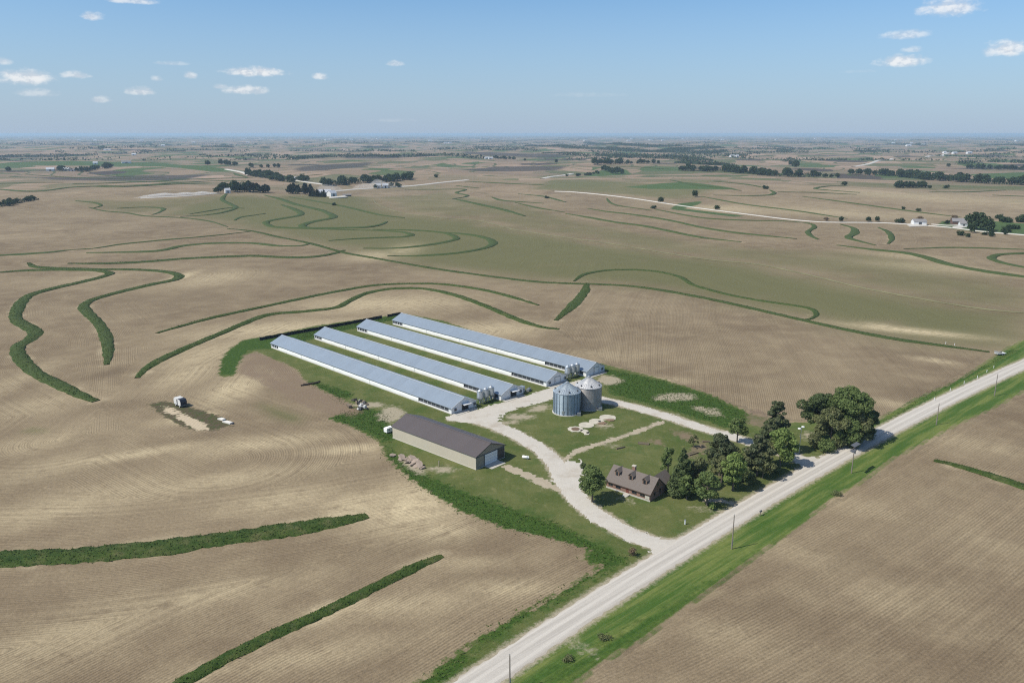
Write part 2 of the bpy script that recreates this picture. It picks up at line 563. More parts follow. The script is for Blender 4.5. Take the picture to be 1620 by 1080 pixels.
BED = [ellipse_px(1085, 690, 24, 7, 16, 0.4, 0.35), ellipse_px(1102, 712, 18, 9, 16, 0.5, -0.5), ellipse_px(1040, 700, 12, 4, 10, 0.4, 0.2), ellipse_px(1200, 662, 22, 14, 14, 0.4, 0.3),
       GP([(405, 556), (440, 572), (470, 588), (480, 602), (512, 620), (540, 632), (575, 650), (560, 660), (530, 655), (500, 652), (455, 628), (400, 600), (378, 590), (385, 562)]),
       ellipse_px(755, 655, 10, 3, 10, 0.4)]
PIT = [GP([(232, 640), (262, 634), (292, 640), (330, 652), (366, 664), (366, 674), (340, 680), (318, 682), (290, 676), (262, 660)])]
PITSAND = [GP([(255, 640), (276, 646), (300, 658), (330, 673), (328, 680), (312, 681), (296, 672), (272, 656), (258, 652)])]
# young green crop over the soil
OLIVE = [(ellipse_px(54, 682, 16, 4, 14, 0.5), 1.0, 3), (ellipse_px(445, 655, 36, 11, 14, 0.5, 0.35), 1.0, 5), (GP([(420, 312), (500, 308), (590, 312), (600, 325), (640, 338), (700, 345), (760, 350), (880, 374), (1050, 400), (1200, 419), (1360, 455), (1560, 490), (1640, 497), (1640, 545), (1565, 555), (1420, 535), (1290, 509), (1220, 493), (1080, 463), (950, 449), (850, 445), (700, 426), (590, 407), (490, 384), (400, 364), (300, 342), (250, 340), (280, 325), (360, 308)]), 1.0, 40),
         (GP([(590, 312), (700, 303), (800, 320), (880, 338), (900, 345), (1000, 366), (1180, 392), (1400, 402), (1640, 455), (1640, 495), (1460, 472), (1290, 436), (1200, 417), (1050, 398), (880, 372), (760, 348), (640, 336)]), 0.72, 30),
         (GP([(870, 283), (930, 284), (1040, 292), (1140, 299), (1080, 316), (1000, 309), (900, 302), (840, 300)]), 0.9, 30),
         (GP([(100, 315), (210, 318), (420, 308), (300, 342), (180, 336)]), 0.7, 20),
         (GP([(1280, 290), (1400, 290), (1640, 296), (1640, 302), (1470, 300), (1360, 296)]), 0.8, 30)]
DARK = [(GP([(60, 281), (200, 278), (330, 276), (300, 283), (180, 286), (100, 285)]), 60),  # far-off patches where the ground colour is set darker
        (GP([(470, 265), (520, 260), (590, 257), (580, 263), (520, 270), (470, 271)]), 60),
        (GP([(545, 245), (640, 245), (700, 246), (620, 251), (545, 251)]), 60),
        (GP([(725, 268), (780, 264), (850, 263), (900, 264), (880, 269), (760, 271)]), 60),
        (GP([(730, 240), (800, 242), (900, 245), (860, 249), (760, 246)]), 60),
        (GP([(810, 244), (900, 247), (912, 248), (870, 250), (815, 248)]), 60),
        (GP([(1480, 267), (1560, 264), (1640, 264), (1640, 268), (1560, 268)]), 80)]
GREENS = [(GP([(0, 258), (140, 255), (260, 258), (330, 264), (400, 271), (340, 272), (220, 263), (120, 262), (0, 262)]), 30),
          (GP([(1080, 288), (1130, 293), (1170, 300), (1030, 299), (990, 296)]), 30),
          (GP([(1530, 276), (1640, 272), (1640, 284), (1560, 282)]), 30),
          (GP([(1490, 350), (1570, 350), (1640, 355), (1640, 372), (1540, 366), (1480, 358)]), 10),
          (GP([(1060, 331), (1075, 322), (1110, 318), (1105, 324), (1080, 330), (1180, 342), (1160, 343)]), 10),
          (GP([(950, 270), (990, 268), (1000, 276), (940, 279), (900, 281)]), 20)]
STRAW = [(650, 800, 90, 45, .9), (560, 800, 60, 25, .8), (700, 840, 60, 18, .7), (300, 660, 40, 8, .9), (370, 615, 40, 25, .8), (330, 560, 60, 25, .6), (300, 590, 40, 20, .6), (450, 520, 140, 14, .8), (620, 480, 150, 14, .7), (780, 520, 90, 12, .7),
         (290, 437, 16, 8, .9), (340, 440, 60, 12, .5), (150, 440, 60, 8, .3), (1440, 523, 90, 5, 1.), (1400, 518, 30, 6, .9), (1480, 570, 30, 4, .7), (1420, 640, 40, 6, .4), (200, 720, 120, 8, .7), (80, 740, 100, 20, .4), (420, 700, 120, 12, .6), (560, 710, 70, 8, .7),
         (350, 760, 200, 14, .5), (100, 800, 160, 25, .5), (60, 700, 80, 20, .35), (450, 790, 100, 20, .6), (120, 1000, 140, 40, .5), (330, 940, 140, 20, .5), (600, 960, 150, 20, .45), (800, 930, 80, 15, .5), (480, 1040, 160, 20, .4), (740, 890, 80, 12, .3),
         (1250, 870, 90, 20, .22), (1150, 1000, 80, 25, .28), (1450, 960, 120, 30, .2), (1360, 800, 60, 16, .25), (1560, 860, 100, 20, .18), (1530, 700, 80, 12, .3), (940, 560, 80, 10, .35), (1040, 600, 70, 6, .5), (640, 395, 30, 10, .5), (590, 405, 40, 8, .6),
         (1500, 425, 120, 8, .4), (1150, 330, 80, 6, .6), (1300, 335, 120, 8, .5), (1450, 310, 120, 8, .5), (740, 276, 60, 5, .6), (1440, 405, 60, 6, .4), (60, 640, 60, 20, .4), (30, 600, 30, 30, .4)]
SOILDARK = [(170, 590, 30, 8, .9), (190, 640, 60, 10, .5), (330, 690, 80, 8, .5), (620, 870, 80, 18, .6), (700, 850, 70, 18, .6), (780, 910, 70, 14, .5), (905, 555, 60, 8, .8), (880, 525, 40, 10, .7), (1480, 625, 90, 14, .7), (300, 470, 80, 14, .4), (450, 470, 60, 8, .4), (60, 590, 40, 20, .3),
            (60, 760, 120, 14, .4), (520, 745, 120, 14, .4), (200, 960, 150, 18, .4), (650, 690, 50, 10, .6), (360, 640, 60, 10, .5), (1330, 880, 120, 16, .35), (1200, 960, 100, 16, .35), (1480, 840, 80, 18, .3), (1440, 560, 60, 5, .6), (500, 420, 120, 8, .3)]

# ------------------------------------------------------------------ the ground sheet
def axis(lo, hi, step, far_lo, far_hi, ratio):
    mid = list(np.arange(lo, hi + step / 2, step))
    a, s = [], step
    x = lo
    while x > far_lo:
        s *= ratio
        x -= s
        a.append(x)
    b, s = [], step
    x = mid[-1]
    while x < far_hi:
        s *= ratio
        x += s
        b.append(x)
    return np.array(a[::-1] + mid + b)


gx = axis(-260, 270, 1.6, -36000, 36000, 1.02)
gy = axis(110, 520, 1.6, -600, 42000, 1.018)
XX, YY = np.meshgrid(gx, gy)
nx, ny = len(gx), len(gy)
X, Y = XX.ravel(), YY.ravel()
Z = height(X, Y)
print('ground verts', len(X))
idx = np.arange(nx * ny).reshape(ny, nx)
quads = np.stack([idx[:-1, :-1], idx[:-1, 1:], idx[1:, 1:], idx[1:, :-1]], -1).reshape(-1, 4)
gme = grid_mesh('ground', np.stack([X, Y, Z], 1), quads)
gme.polygons.foreach_set('use_smooth', [True] * len(gme.polygons))

TPATH = []
for w, h, px in TERRACES:
    p = GP(px)
    far = np.linalg.norm(p.mean(0))
    TPATH.append((w, h, smooth_path(p, max(1.2, 0.008 * far))))


def unit2(d):
    return d / max(np.linalg.norm(d), 1e-9)


def thin(path, k):
    return np.vstack([path[::k], path[-1:]])


tdist = np.full(len(X), 90.0)
for w, h, p in TPATH:
    if np.linalg.norm(p.mean(0)) < 1700:
        tdist = np.minimum(tdist, np.maximum(0, seg_dist(X, Y, thin(p, 5), cap=90.0) - w / 2))
# the drill rows run on past the ends of the banks
rows = np.full(len(X), 120.0)
for w, h, p in TPATH:
    if np.linalg.norm(p.mean(0)) < 1100:
        t0, t1 = unit2(p[0] - p[min(8, len(p) - 1)]), unit2(p[-1] - p[max(0, len(p) - 9)])
        rows = np.minimum(rows, seg_dist(X, Y, np.vstack([p[:1] + t0 * 70, thin(p, 5), p[-1:] + t1 * 90]), cap=120.0))
# the field behind the barns is drilled straight; the field across the road follows the road
back = sdf(X, Y, GP([(880, 522), (905, 487), (928, 455), (1010, 454), (1150, 479), (1290, 511), (1420, 537), (1565, 557), (1500, 606), (1385, 666), (1250, 665), (1190, 652), (1050, 598), (960, 575)]), 5)
q = GP([(1230, 640), (1200, 480)])
dd = (q[1] - q[0]) / np.linalg.norm(q[1] - q[0])
rows = np.where(back > 0, X * dd[1] - Y * dd[0] + 6 * np.sin(Y / 60.0) + 300, rows)
offr = road_off(X, Y)
alr = (X - RO[0]) * RD[0] + (Y - RO[1]) * RD[1]
right = (offr < -15) & (alr > -450) & (alr < 700)
rows = np.where(right, 400 - offr + 5 * np.sin(alr / 70.0) + 0.0006 * np.clip(100 - alr, 0, 400) ** 2, rows)
grass = sdf(X, Y, YARD, 40)
yard_only = grass.copy()
lush = np.full(len(X), -40.0)
for p in LUSH:
    lush = np.maximum(lush, sdf(X, Y, p, 12))
bare = np.full(len(X), -20.0)
for p in BARE:
    bare = np.maximum(bare, sdf(X, Y, p, 6))
for p in DRIVE:
    bare = np.maximum(bare, 3.4 - seg_dist(X, Y, p, cap=12))
for p in TRACK:
    bare = np.maximum(bare, 0.5 - seg_dist(X, Y, p, cap=12))
bare = np.maximum(bare, ROAD_HALF + 1.1 - np.abs(offr) - 20 * (alr < -600))
bed = np.full(len(X), -20.0)
for p in BED:
    bed = np.maximum(bed, sdf(X, Y, p, 6))
pit = np.full(len(X), -20.0)
for p in PIT:
    pit = np.maximum(pit, sdf(X, Y, p, 6))
sand = np.full(len(X), -20.0)
for p in PITSAND:
    sand = np.maximum(sand, sdf(X, Y, p, 6))


def blobs(lst):
    out = np.zeros(len(X))
    for u, v, ru, rv, a in lst:
        c = G(u, v)
        e = GP([(u + ru, v), (u, v - rv)])
        ax, ay = e[0] - c, e[1] - c
        rx, ry = np.linalg.norm(ax), np.linalg.norm(ay)
        R = max(rx, ry) * 2.6
        s = np.nonzero((np.abs(X - c[0]) < R) & (np.abs(Y - c[1]) < R))[0]
        dx, dy = X[s] - c[0], Y[s] - c[1]
        g1 = (dx * ax[0] + dy * ax[1]) / rx**2
        g2 = (dx * ay[0] + dy * ay[1]) / ry**2
        out[s] = np.maximum(out[s], a * np.exp(-(g1**2 + g2**2) * 1.1))
    return out


straw, soildark = blobs(STRAW), blobs(SOILDARK)
olive = np.zeros(len(X))
for p, a, w in OLIVE:
    olive = np.maximum(olive, a * sstep(-w, w, sdf(X, Y, p, 2 * w)))
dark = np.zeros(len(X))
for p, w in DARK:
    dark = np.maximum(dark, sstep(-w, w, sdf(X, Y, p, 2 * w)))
green = np.zeros(len(X))
for p, w in GREENS:
    green = np.maximum(green, sstep(-w, w, sdf(X, Y, p, 2 * w)))
far = sstep(1150, 2100, np.hypot(X - 50, Y - 100))
vergem = np.where(offr < 0, 1.0, sstep(road_s(1330, 715), road_s(1400, 675), alr)) * sstep(34, 26, np.abs(offr))
for nm, a in (('rows', rows), ('bank', tdist), ('grass', grass), ('lush', lush), ('bare', bare), ('bed', bed), ('pit', pit), ('sand', sand), ('straw', straw), ('soildark', soildark), ('olive', olive), ('darkpatch', dark), ('greencrop', green), ('distant', far), ('verge', vergem)):
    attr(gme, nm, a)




def ground_material():
    k = N('field_ground')
    co = k.obj()
    A = k.attr
    rw = A('rows')
    # --- soil with drilled rows, implement passes, residue
    big = k.noise(co, 0.012, 4, 0.6)
    midn = k.noise(co, 0.08, 4, 0.6)
    fine = k.noise(co, 1.1, 5, 0.7)
    clod = k.noise(co, 3.2, 3, 0.7)
    soil = k.mix(k.range(big, 0.3, 0.7), (0.176, 0.132, 0.084), (0.250, 0.195, 0.125))
    soil = k.mix(k.math('MULTIPLY', k.range(midn, 0.38, 0.72), 0.42), soil, (0.325, 0.260, 0.165))
    wob = k.math('MULTIPLY_ADD', k.noise(co, 0.35, 2), 0.5, rw)
    line = k.math('SINE', k.math('MULTIPLY', wob, 2 * math.pi / 0.78))
    passes = k.noise(dim='1D', w=k.math('MULTIPLY', wob, 0.62), scale=1.0, detail=2, rough=0.8)
    passes2 = k.noise(dim='1D', w=k.math('MULTIPLY', wob, 0.11), scale=1.0, detail=1, rough=0.5)
    brk = k.range(k.noise(co, 0.05, 3, 0.6), 0.3, 0.68, 0.15, 1.0)
    v = k.math('MULTIPLY', k.math('MULTIPLY', line, brk), 0.17)
    v = k.math('ADD', v, k.math('MULTIPLY', k.math('SUBTRACT', passes, 0.5), 0.30))
    v = k.math('ADD', v, k.math('MULTIPLY', k.math('SUBTRACT', passes2, 0.5), 0.12))
    v = k.math('MULTIPLY', v, k.math('SUBTRACT', 1.0, k.math('MULTIPLY', A('distant'), 0.8)))
    v = k.math('ADD', v, k.math('MULTIPLY', k.math('SUBTRACT', fine, 0.5), 0.95))
    v = k.math('ADD', v, k.math('MULTIPLY', k.math('SUBTRACT', clod, 0.5), 0.9))
    v = k.math('ADD', v, 1.0)
    rim = k.math('MULTIPLY', k.range(A('bank'), 0.3, 3.2, 1.0, 0.0), k.range(k.noise(co, 0.09, 3), 0.45, 0.7))
    soil = k.mix(k.math('MULTIPLY', rim, 0.6), soil, (0.42, 0.345, 0.225))
    soil = k.mix(k.math('MULTIPLY', A('soildark'), 0.75), soil, (0.128, 0.094, 0.060))
    ol = k.math('MULTIPLY', A('olive'), k.range(k.math('ADD', k.noise(co, 0.02, 4, 0.65), k.math('MULTIPLY', A('olive'), 0.35)), 0.36, 0.82))
    soil = k.mix(k.math('MULTIPLY', ol, 0.92), soil, (0.132, 0.130, 0.058))
    st = k.math('MULTIPLY', A('straw'), k.range(k.math('ADD', k.math('MULTIPLY', k.noise(co, 0.22, 4, 0.65), 0.75), k.math('MULTIPLY', passes, 0.35)), 0.26, 0.62))
    soil = k.mix(k.math('MULTIPLY', st, 1.0), soil, (0.52, 0.43, 0.272))
    # --- far mosaic of fields
    vec = k.mapping(co, rot=(0, 0, 0.42), sc=(1 / 520.0, 1 / 640.0, 0))
    wv = k.n('ShaderNodeVectorMath', operation='ADD')
    k.put(wv.inputs[0], vec)
    nz = k.n('ShaderNodeTexNoise')
    nz.inputs['Scale'].default_value = 0.9
    k.put(nz.inputs['Vector'], vec)
    sc = k.n('ShaderNodeVectorMath', operation='SCALE')
    k.put(sc.inputs[0], nz.outputs['Color'])
    sc.inputs['Scale'].default_value = 0.55
    k.put(wv.inputs[1], sc.outputs[0])
    vor = k.n('ShaderNodeTexVoronoi', feature='F1', distance='CHEBYCHEV')
    vor.inputs['Randomness'].default_value = 0.75
    k.put(vor.inputs['Vector'], wv.outputs[0])
    cell = k.sep(vor.outputs['Color'])
    ramp = k.n('ShaderNodeValToRGB')
    ramp.color_ramp.interpolation = 'CONSTANT'
    e = ramp.color_ramp.elements
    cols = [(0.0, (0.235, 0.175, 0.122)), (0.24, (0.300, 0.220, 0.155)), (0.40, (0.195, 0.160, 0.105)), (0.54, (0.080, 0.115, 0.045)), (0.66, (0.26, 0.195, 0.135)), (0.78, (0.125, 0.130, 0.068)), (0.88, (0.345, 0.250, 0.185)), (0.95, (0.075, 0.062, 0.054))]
    e[0].position, e[0].color = 0.0, (*cols[0][1], 1)
    e[1].position, e[1].color = cols[1][0], (*cols[1][1], 1)
    for p, c in cols[2:]:
        n = e.new(p)
        n.color = (*c, 1)
    k.put(ramp.inputs[0], cell[0])
    # contour banks of the distant fields: thin iso-lines of a smooth field
    iso = k.noise(k.mapping(co, sc=(1 / 900.0, 1 / 900.0, 0)), 1.0, 1.5, 0.4)
    fr = k.math('FRACT', k.math('MULTIPLY', iso, 24.0))
    ln = k.range(k.math('ABSOLUTE', k.math('SUBTRACT', fr, 0.5)), 0.035, 0.07, 1.0, 0.0)
    ln = k.math('MULTIPLY', ln, k.range(cell[1], 0.12, 0.25))
    farcol = k.mix(k.math('MULTIPLY', ln, 0.8), ramp.outputs[0], (0.055, 0.082, 0.033))
    edge = k.n('ShaderNodeTexVoronoi', feature='F2', distance='CHEBYCHEV')
    edge.inputs['Randomness'].default_value = 0.75
    k.put(edge.inputs['Vector'], wv.outputs[0])
    ed = k.range(k.math('SUBTRACT', edge.outputs['Distance'], vor.outputs['Distance']), 0.0, 0.02, 1.0, 0.0)
    farcol = k.mix(k.math('MULTIPLY', ed, k.range(k.noise(co, 0.006, 2), 0.4, 0.6)), farcol, (0.050, 0.078, 0.032))
    farcol = k.mix(k.math('MULTIPLY', ol, 0.8), farcol, (0.100, 0.112, 0.052))
    soil = k.mix(A('distant'), soil, farcol)
    soil = k.mix(k.math('MULTIPLY', k.range(k.math('ADD', A('darkpatch'), k.math('MULTIPLY', k.noise(co, 0.012, 3), 0.5)), 0.6, 0.9), 0.85), soil, (0.062, 0.056, 0.050))
    soil = k.mix(k.range(k.math('ADD', A('greencrop'), k.math('MULTIPLY', k.noise(co, 0.02, 3), 0.4)), 0.55, 0.8), soil, (0.070, 0.110, 0.038))
    vv = k.n('ShaderNodeVectorMath', operation='SCALE')
    k.put(vv.inputs[0], soil)
    k.put(vv.inputs['Scale'], v)
    soil = vv.outputs[0]
    # --- grass: mown lawn, rank growth, roadside
    g1 = k.noise(co, 0.06, 4, 0.65)
    g2 = k.noise(co, 0.9, 5, 0.7)
    g3 = k.noise(co, 2.6, 3, 0.7)
    lawn = k.mix(k.range(g1, 0.3, 0.7), (0.078, 0.104, 0.028), (0.128, 0.140, 0.050))
    lawn = k.mix(k.math('MULTIPLY', k.range(k.noise(co, 0.25, 4, 0.7), 0.52, 0.78), 0.6), lawn, (0.230, 0.205, 0.100))
    lawn = k.mix(k.math('MULTIPLY', k.range(k.noise(co, 0.11, 3, 0.6), 0.5, 0.7), 0.6), lawn, (0.052, 0.098, 0.022))
    rank = k.mix(k.range(g2, 0.3, 0.7), (0.028, 0.062, 0.011), (0.060, 0.106, 0.020))
    strip = k.noise(k.mapping(k.mapping(co, rot=(0, 0, -math.atan2(RD[1], RD[0]))), sc=(0.03, 0.36, 0.0)), 1.0, 4, 0.65)
    verge = k.mix(k.range(strip, 0.38, 0.66), (0.052, 0.112, 0.020), (0.158, 0.190, 0.052))
    lm = k.range(k.math('ADD', A('lush'), k.math('MULTIPLY', k.math('SUBTRACT', k.noise(co, 0.4, 4, 0.7), 0.5), 6.0)), -0.8, 0.9)
    gr = k.mix(lm, lawn, rank)
    side = k.math('MULTIPLY', A('verge'), 0.85)
    gr = k.mix(side, gr, verge)
    gr = k.mix(k.math('MULTIPLY', lm, k.math('MULTIPLY', side, 0.7)), gr, rank)
    sc2 = k.n('ShaderNodeVectorMath', operation='SCALE')
    k.put(sc2.inputs[0], gr)
    k.put(sc2.inputs['Scale'], k.math('ADD', 0.45, k.math('ADD', k.math('MULTIPLY', g3, 0.5), k.math('MULTIPLY', g2, 0.6))))
    gr = sc2.outputs[0]
    jag = k.math('MULTIPLY', k.math('SUBTRACT', k.noise(co, 0.45, 5, 0.7), 0.5), k.math('MULTIPLY_ADD', A('verge'), -2.4, 3.6))
    gm = k.range(k.math('ADD', A('grass'), jag), -0.35, 0.35)
    # shorn, straw-coloured edge where field meets grass
    hem = k.math('MULTIPLY', k.range(k.math('ABSOLUTE', A('grass')), 0.2, 3.0, 1.0, 0.0), k.range(k.noise(co, 0.12, 3), 0.5, 0.65))
    soil2 = k.mix(k.math('MULTIPLY', hem, 0.5), soil, (0.30, 0.24, 0.15))
    col = k.mix(gm, soil2, gr)
    jag2 = k.math('MULTIPLY', k.math('SUBTRACT', k.noise(co, 0.8, 5, 0.75), 0.5), 4.5)
    bm = k.range(k.math('ADD', A('bed'), jag2), -0.5, 0.7)
    beds = k.mix(fine, (0.170, 0.122, 0.084), (0.250, 0.190, 0.132))
    col = k.mix(k.math('MULTIPLY', bm, k.range(k.noise(co, 0.12, 4, 0.7), 0.3, 0.6, 0.35, 0.9)), col, beds)
    ba = k.range(k.math('ADD', A('bare'), k.math('MULTIPLY', jag2, 0.9)), -0.5, 1.1)
    bc = k.mix(k.noise(co, 1.5, 5, 0.75), (0.24, 0.195, 0.125), (0.52, 0.46, 0.36))
    col = k.mix(k.math('MULTIPLY', ba, 0.85), col, bc)
    pm = k.range(k.math('ADD', A('pit'), k.math('MULTIPLY', jag, 1.2)), -0.3, 0.5)
    weeds = k.mix(k.range(k.noise(co, 0.55, 5, 0.75), 0.4, 0.66), (0.105, 0.080, 0.052), (0.058, 0.082, 0.026))
    col = k.mix(pm, col, weeds)
    col = k.mix(k.range(k.math('ADD', A('sand'), k.math('MULTIPLY', jag, 1.1)), -0.2, 0.5), col, k.mix(fine, (0.42, 0.34, 0.23), (0.56, 0.47, 0.34)))
    hgt = k.math('ADD', k.math('MULTIPLY', k.noise(co, 0.9, 4, 0.7), 0.6), k.math('MULTIPLY', clod, 0.3))
    hgt = k.math('ADD', hgt, k.math('MULTIPLY', line, 0.10))
    return k.out(col, 0.95, 0, k.bump(hgt, 0.55, 0.35), 0.1)


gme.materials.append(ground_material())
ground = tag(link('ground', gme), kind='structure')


# ------------------------------------------------------------------ grass banks
def bank_material():
    k = N('bank_grass')
    co = k.obj()
    f = k.range(k.noise(co, 0.5, 5, 0.7), 0.3, 0.7)
    c = k.mix(f, (0.028, 0.058, 0.011), (0.064, 0.098, 0.022))
    c = k.mix(k.math('MULTIPLY', k.range(k.noise(co, 0.1, 4, 0.65), 0.48, 0.72), 0.55), c, (0.092, 0.108, 0.034))
    c = k.mix(k.math('MULTIPLY', k.range(k.noise(co, 2.2, 3, 0.7), 0.5, 0.75), 0.5), c, (0.012, 0.030, 0.006))
    far = k.attr('distant')
    c = k.mix(k.math('MULTIPLY', k.range(k.noise(co, 0.16, 5, 0.7), 0.5, 0.72), 0.6), c, (0.165, 0.152, 0.070))
    tn = k.attr('tint')
    c = k.mix(k.math('MULTIPLY', tn, 0.8), c, (0.100, 0.130, 0.034))
    c = k.mix(k.math('MULTIPLY', far, 0.8), c, (0.064, 0.090, 0.030))
    return k.out(c, 0.9, 0, k.bump(k.noise(co, 1.3, 4, 0.75), 0.8, 0.5), 0.15)


M_BANK = bank_material()


def tuft_quads(P, size):
    n = len(P)
    a = rng.random(n) * 2 * math.pi
    s = size * (0.5 + rng.random(n))
    d = np.stack([np.cos(a), np.sin(a), np.zeros(n)], 1)
    up = np.stack([rng.normal(size=n) * 0.9, rng.normal(size=n) * 0.9, np.ones(n) * 0.75], 1)
    b0, b1 = P - d * s[:, None] * 0.6, P + d * s[:, None] * 0.6
    hh = (s * (0.7 + 0.6 * rng.random(n)))[:, None]
    V = np.stack([b0 - [0, 0, 0.05], b1 - [0, 0, 0.05], b1 - d * s[:, None] * 0.3 + up * hh, b0 + d * s[:, None] * 0.25 + up * hh * 0.85], 1).reshape(-1, 3)
    return V, np.arange(4 * n).reshape(n, 4), np.repeat(rng.random(n) ** 1.5, 4)


def bank(name, path, w, h, m, tufts=1.7):
    far = np.linalg.norm(path.mean(0))
    n = len(path)
    t = np.gradient(path, axis=0)
    t /= np.maximum(np.linalg.norm(t, axis=1), 1e-9)[:, None]
    nr = np.stack([-t[:, 1], t[:, 0]], 1)
    prof = [(-0.56, -0.5), (-0.5, 0.05), (-0.36, 0.45), (-0.18, 0.85), (0.0, 1.0), (0.18, 0.9), (0.36, 0.5), (0.5, 0.05), (0.56, -0.5)]
    lift = 0.03 + 0.00035 * far
    end = np.minimum(1, np.minimum(np.arange(n), np.arange(n)[::-1]) / 8.0 + 0.10)
    wn = np.interp(np.arange(n), np.arange(0, n + 6, 6), 1 + 0.28 * (rng.random(len(np.arange(0, n + 6, 6))) - 0.5))
    V, nc = [], len(prof)
    for o, z in prof:
        j = (rng.random(n) - 0.5) * min(1.3, 0.17 * w) * (1 if abs(o) > 0.3 else 0.4)
        p = path + nr * ((o * w * wn * (0.35 + 0.65 * end) + j)[:, None])
        zz = height(p[:, 0], p[:, 1]) + lift + (z * h * end if z > 0 else z * h)
        if z > 0:
            zz = zz + (rng.random(n) - 0.3) * 0.2 * z
        V.append(np.stack([p[:, 0], p[:, 1], zz], 1))
    V = np.stack(V, 1).reshape(-1, 3)
    i = np.arange(n - 1)[:, None] * nc + np.arange(nc - 1)[None, :]
    Q = np.stack([i, i + 1, i + nc + 1, i + nc], -1).reshape(-1, 4)
    Q = Q[:, ::-1]
    tint = np.zeros(len(V))
    if far < 700 and tufts:
        seg = np.linalg.norm(np.diff(path, axis=0), axis=1).sum()
        m2 = int(seg * w * tufts)
        ii = rng.integers(0, n - 1, m2)
        kk = rng.uniform(0.6, nc - 1.6, m2)
        k0 = kk.astype(int)
        fr = (kk - k0)[:, None]
        f2 = rng.random(m2)[:, None]
        c0 = V[ii * nc + k0] * (1 - fr) + V[ii * nc + k0 + 1] * fr
        c1 = V[(ii + 1) * nc + k0] * (1 - fr) + V[(ii + 1) * nc + k0 + 1] * fr
        tv, tq, tt = tuft_quads(c0 * (1 - f2) + c1 * f2, 0.22 if far < 420 else 0.26)
        Q = np.vstack([Q, tq + len(V)])
        V = np.vstack([V, tv])
        tint = np.concatenate([tint, tt])
    me = grid_mesh(name, V, Q)
    attr(me, 'distant', np.full(len(V), float(sstep(230, 750, far))))
    attr(me, 'tint', tint)
    me.materials.append(m)
    return tag(link(name, me), kind='structure')


for w, h, p in TPATH:
    bank('grass_terrace', p, w, h * 0.55, M_BANK, 3.6 if np.linalg.norm(p.mean(0)) < 420 else 1.6)
M_CREEK = plain('dry_creek_grass', (0.165, 0.155, 0.085), 0.95, var=0.6, scale=0.05, bump=0.1)
bank('grassy_creek', smooth_path(GP(CREEK), 6), 1.6, 0.4, M_CREEK, 0)


# ------------------------------------------------------------------ gravel
def gravel_material(name, a, b, track=False):
    k = N(name)
    co = k.obj()
    c = k.mix(k.noise(co, 0.5, 5, 0.7), a, b)
    c = k.mix(k.math('MULTIPLY', k.range(k.noise(co, 2.8, 4, 0.8), 0.45, 0.75), 0.4), c, tuple(x * 0.68 for x in a))
    if track:
        al = k.mapping(k.mapping(co, rot=(0, 0, -math.atan2(RD[1], RD[0]))), sc=(0.008, 1.05, 0))
        c = k.mix(k.math('MULTIPLY', k.range(k.noise(al, 1.0, 3, 0.6), 0.46, 0.6), 0.5), c, tuple(x * 0.84 for x in a))
        ax = k.attr('across')
        rut = k.math('SINE', k.math('MULTIPLY_ADD', k.noise(co, 0.02, 2), 0.8, k.math('MULTIPLY', ax, 2 * math.pi / 2.5)))
        c = k.mix(k.range(rut, 0.0, 0.9, 0.0, 0.42), c, tuple(min(0.9, x * 1.2) for x in b))
        c = k.mix(k.range(k.math('ABSOLUTE', ax), ROAD_HALF - 0.9, ROAD_HALF + 0.2, 0.0, 0.5), c, (0.36, 0.31, 0.24))
    else:
        c = k.mix(k.math('MULTIPLY', k.range(k.noise(co, 0.12, 4, 0.65), 0.5, 0.75), 0.55), c, (0.34, 0.28, 0.21))
    return k.out(c, 0.95, 0, k.bump(k.noise(co, 4.0, 4, 0.8), 0.6, 0.08), 0.15)


M_ROAD = gravel_material('road_gravel', (0.46, 0.425, 0.375), (0.54, 0.505, 0.450), True)
M_DRIVE = gravel_material('driveway_gravel', (0.46, 0.425, 0.37), (0.60, 0.565, 0.50))
M_TRACK = gravel_material('worn_track', (0.33, 0.275, 0.19), (0.47, 0.41, 0.32))

s = np.arange(road_s(700, 1079) - 60, 1150, 1.2)
offs = np.linspace(-1, 1, 13)
V, AC = [], []
for i, o in enumerate(offs):
    j = (rng.random(len(s)) - 0.5) * (0.8 if abs(o) > 0.99 else 0.0)
    d = o * ROAD_HALF + j
    x, y = RO[0] + RD[0] * s + RN[0] * (d + road_c(s)), RO[1] + RD[1] * s + RN[1] * (d + road_c(s))
    crown = 0.05 + 0.14 * (1 - o * o)
    if abs(o) > 0.99:
        crown = np.full(len(s), 0.012)
    V.append(np.stack([x, y, height(x, y) + crown], 1))
    AC.append(d)
V = np.stack(V, 1).reshape(-1, 3)
nc = len(offs)
i = np.arange(len(s) - 1)[:, None] * nc + np.arange(nc - 1)[None, :]
me = grid_mesh('gravel_road', V, np.stack([i, i + nc, i + nc + 1, i + 1], -1).reshape(-1, 4)[:, ::-1])
attr(me, 'across', np.stack(AC, 1).ravel())
me.materials.append(M_ROAD)
tag(link('road', me), kind='structure')


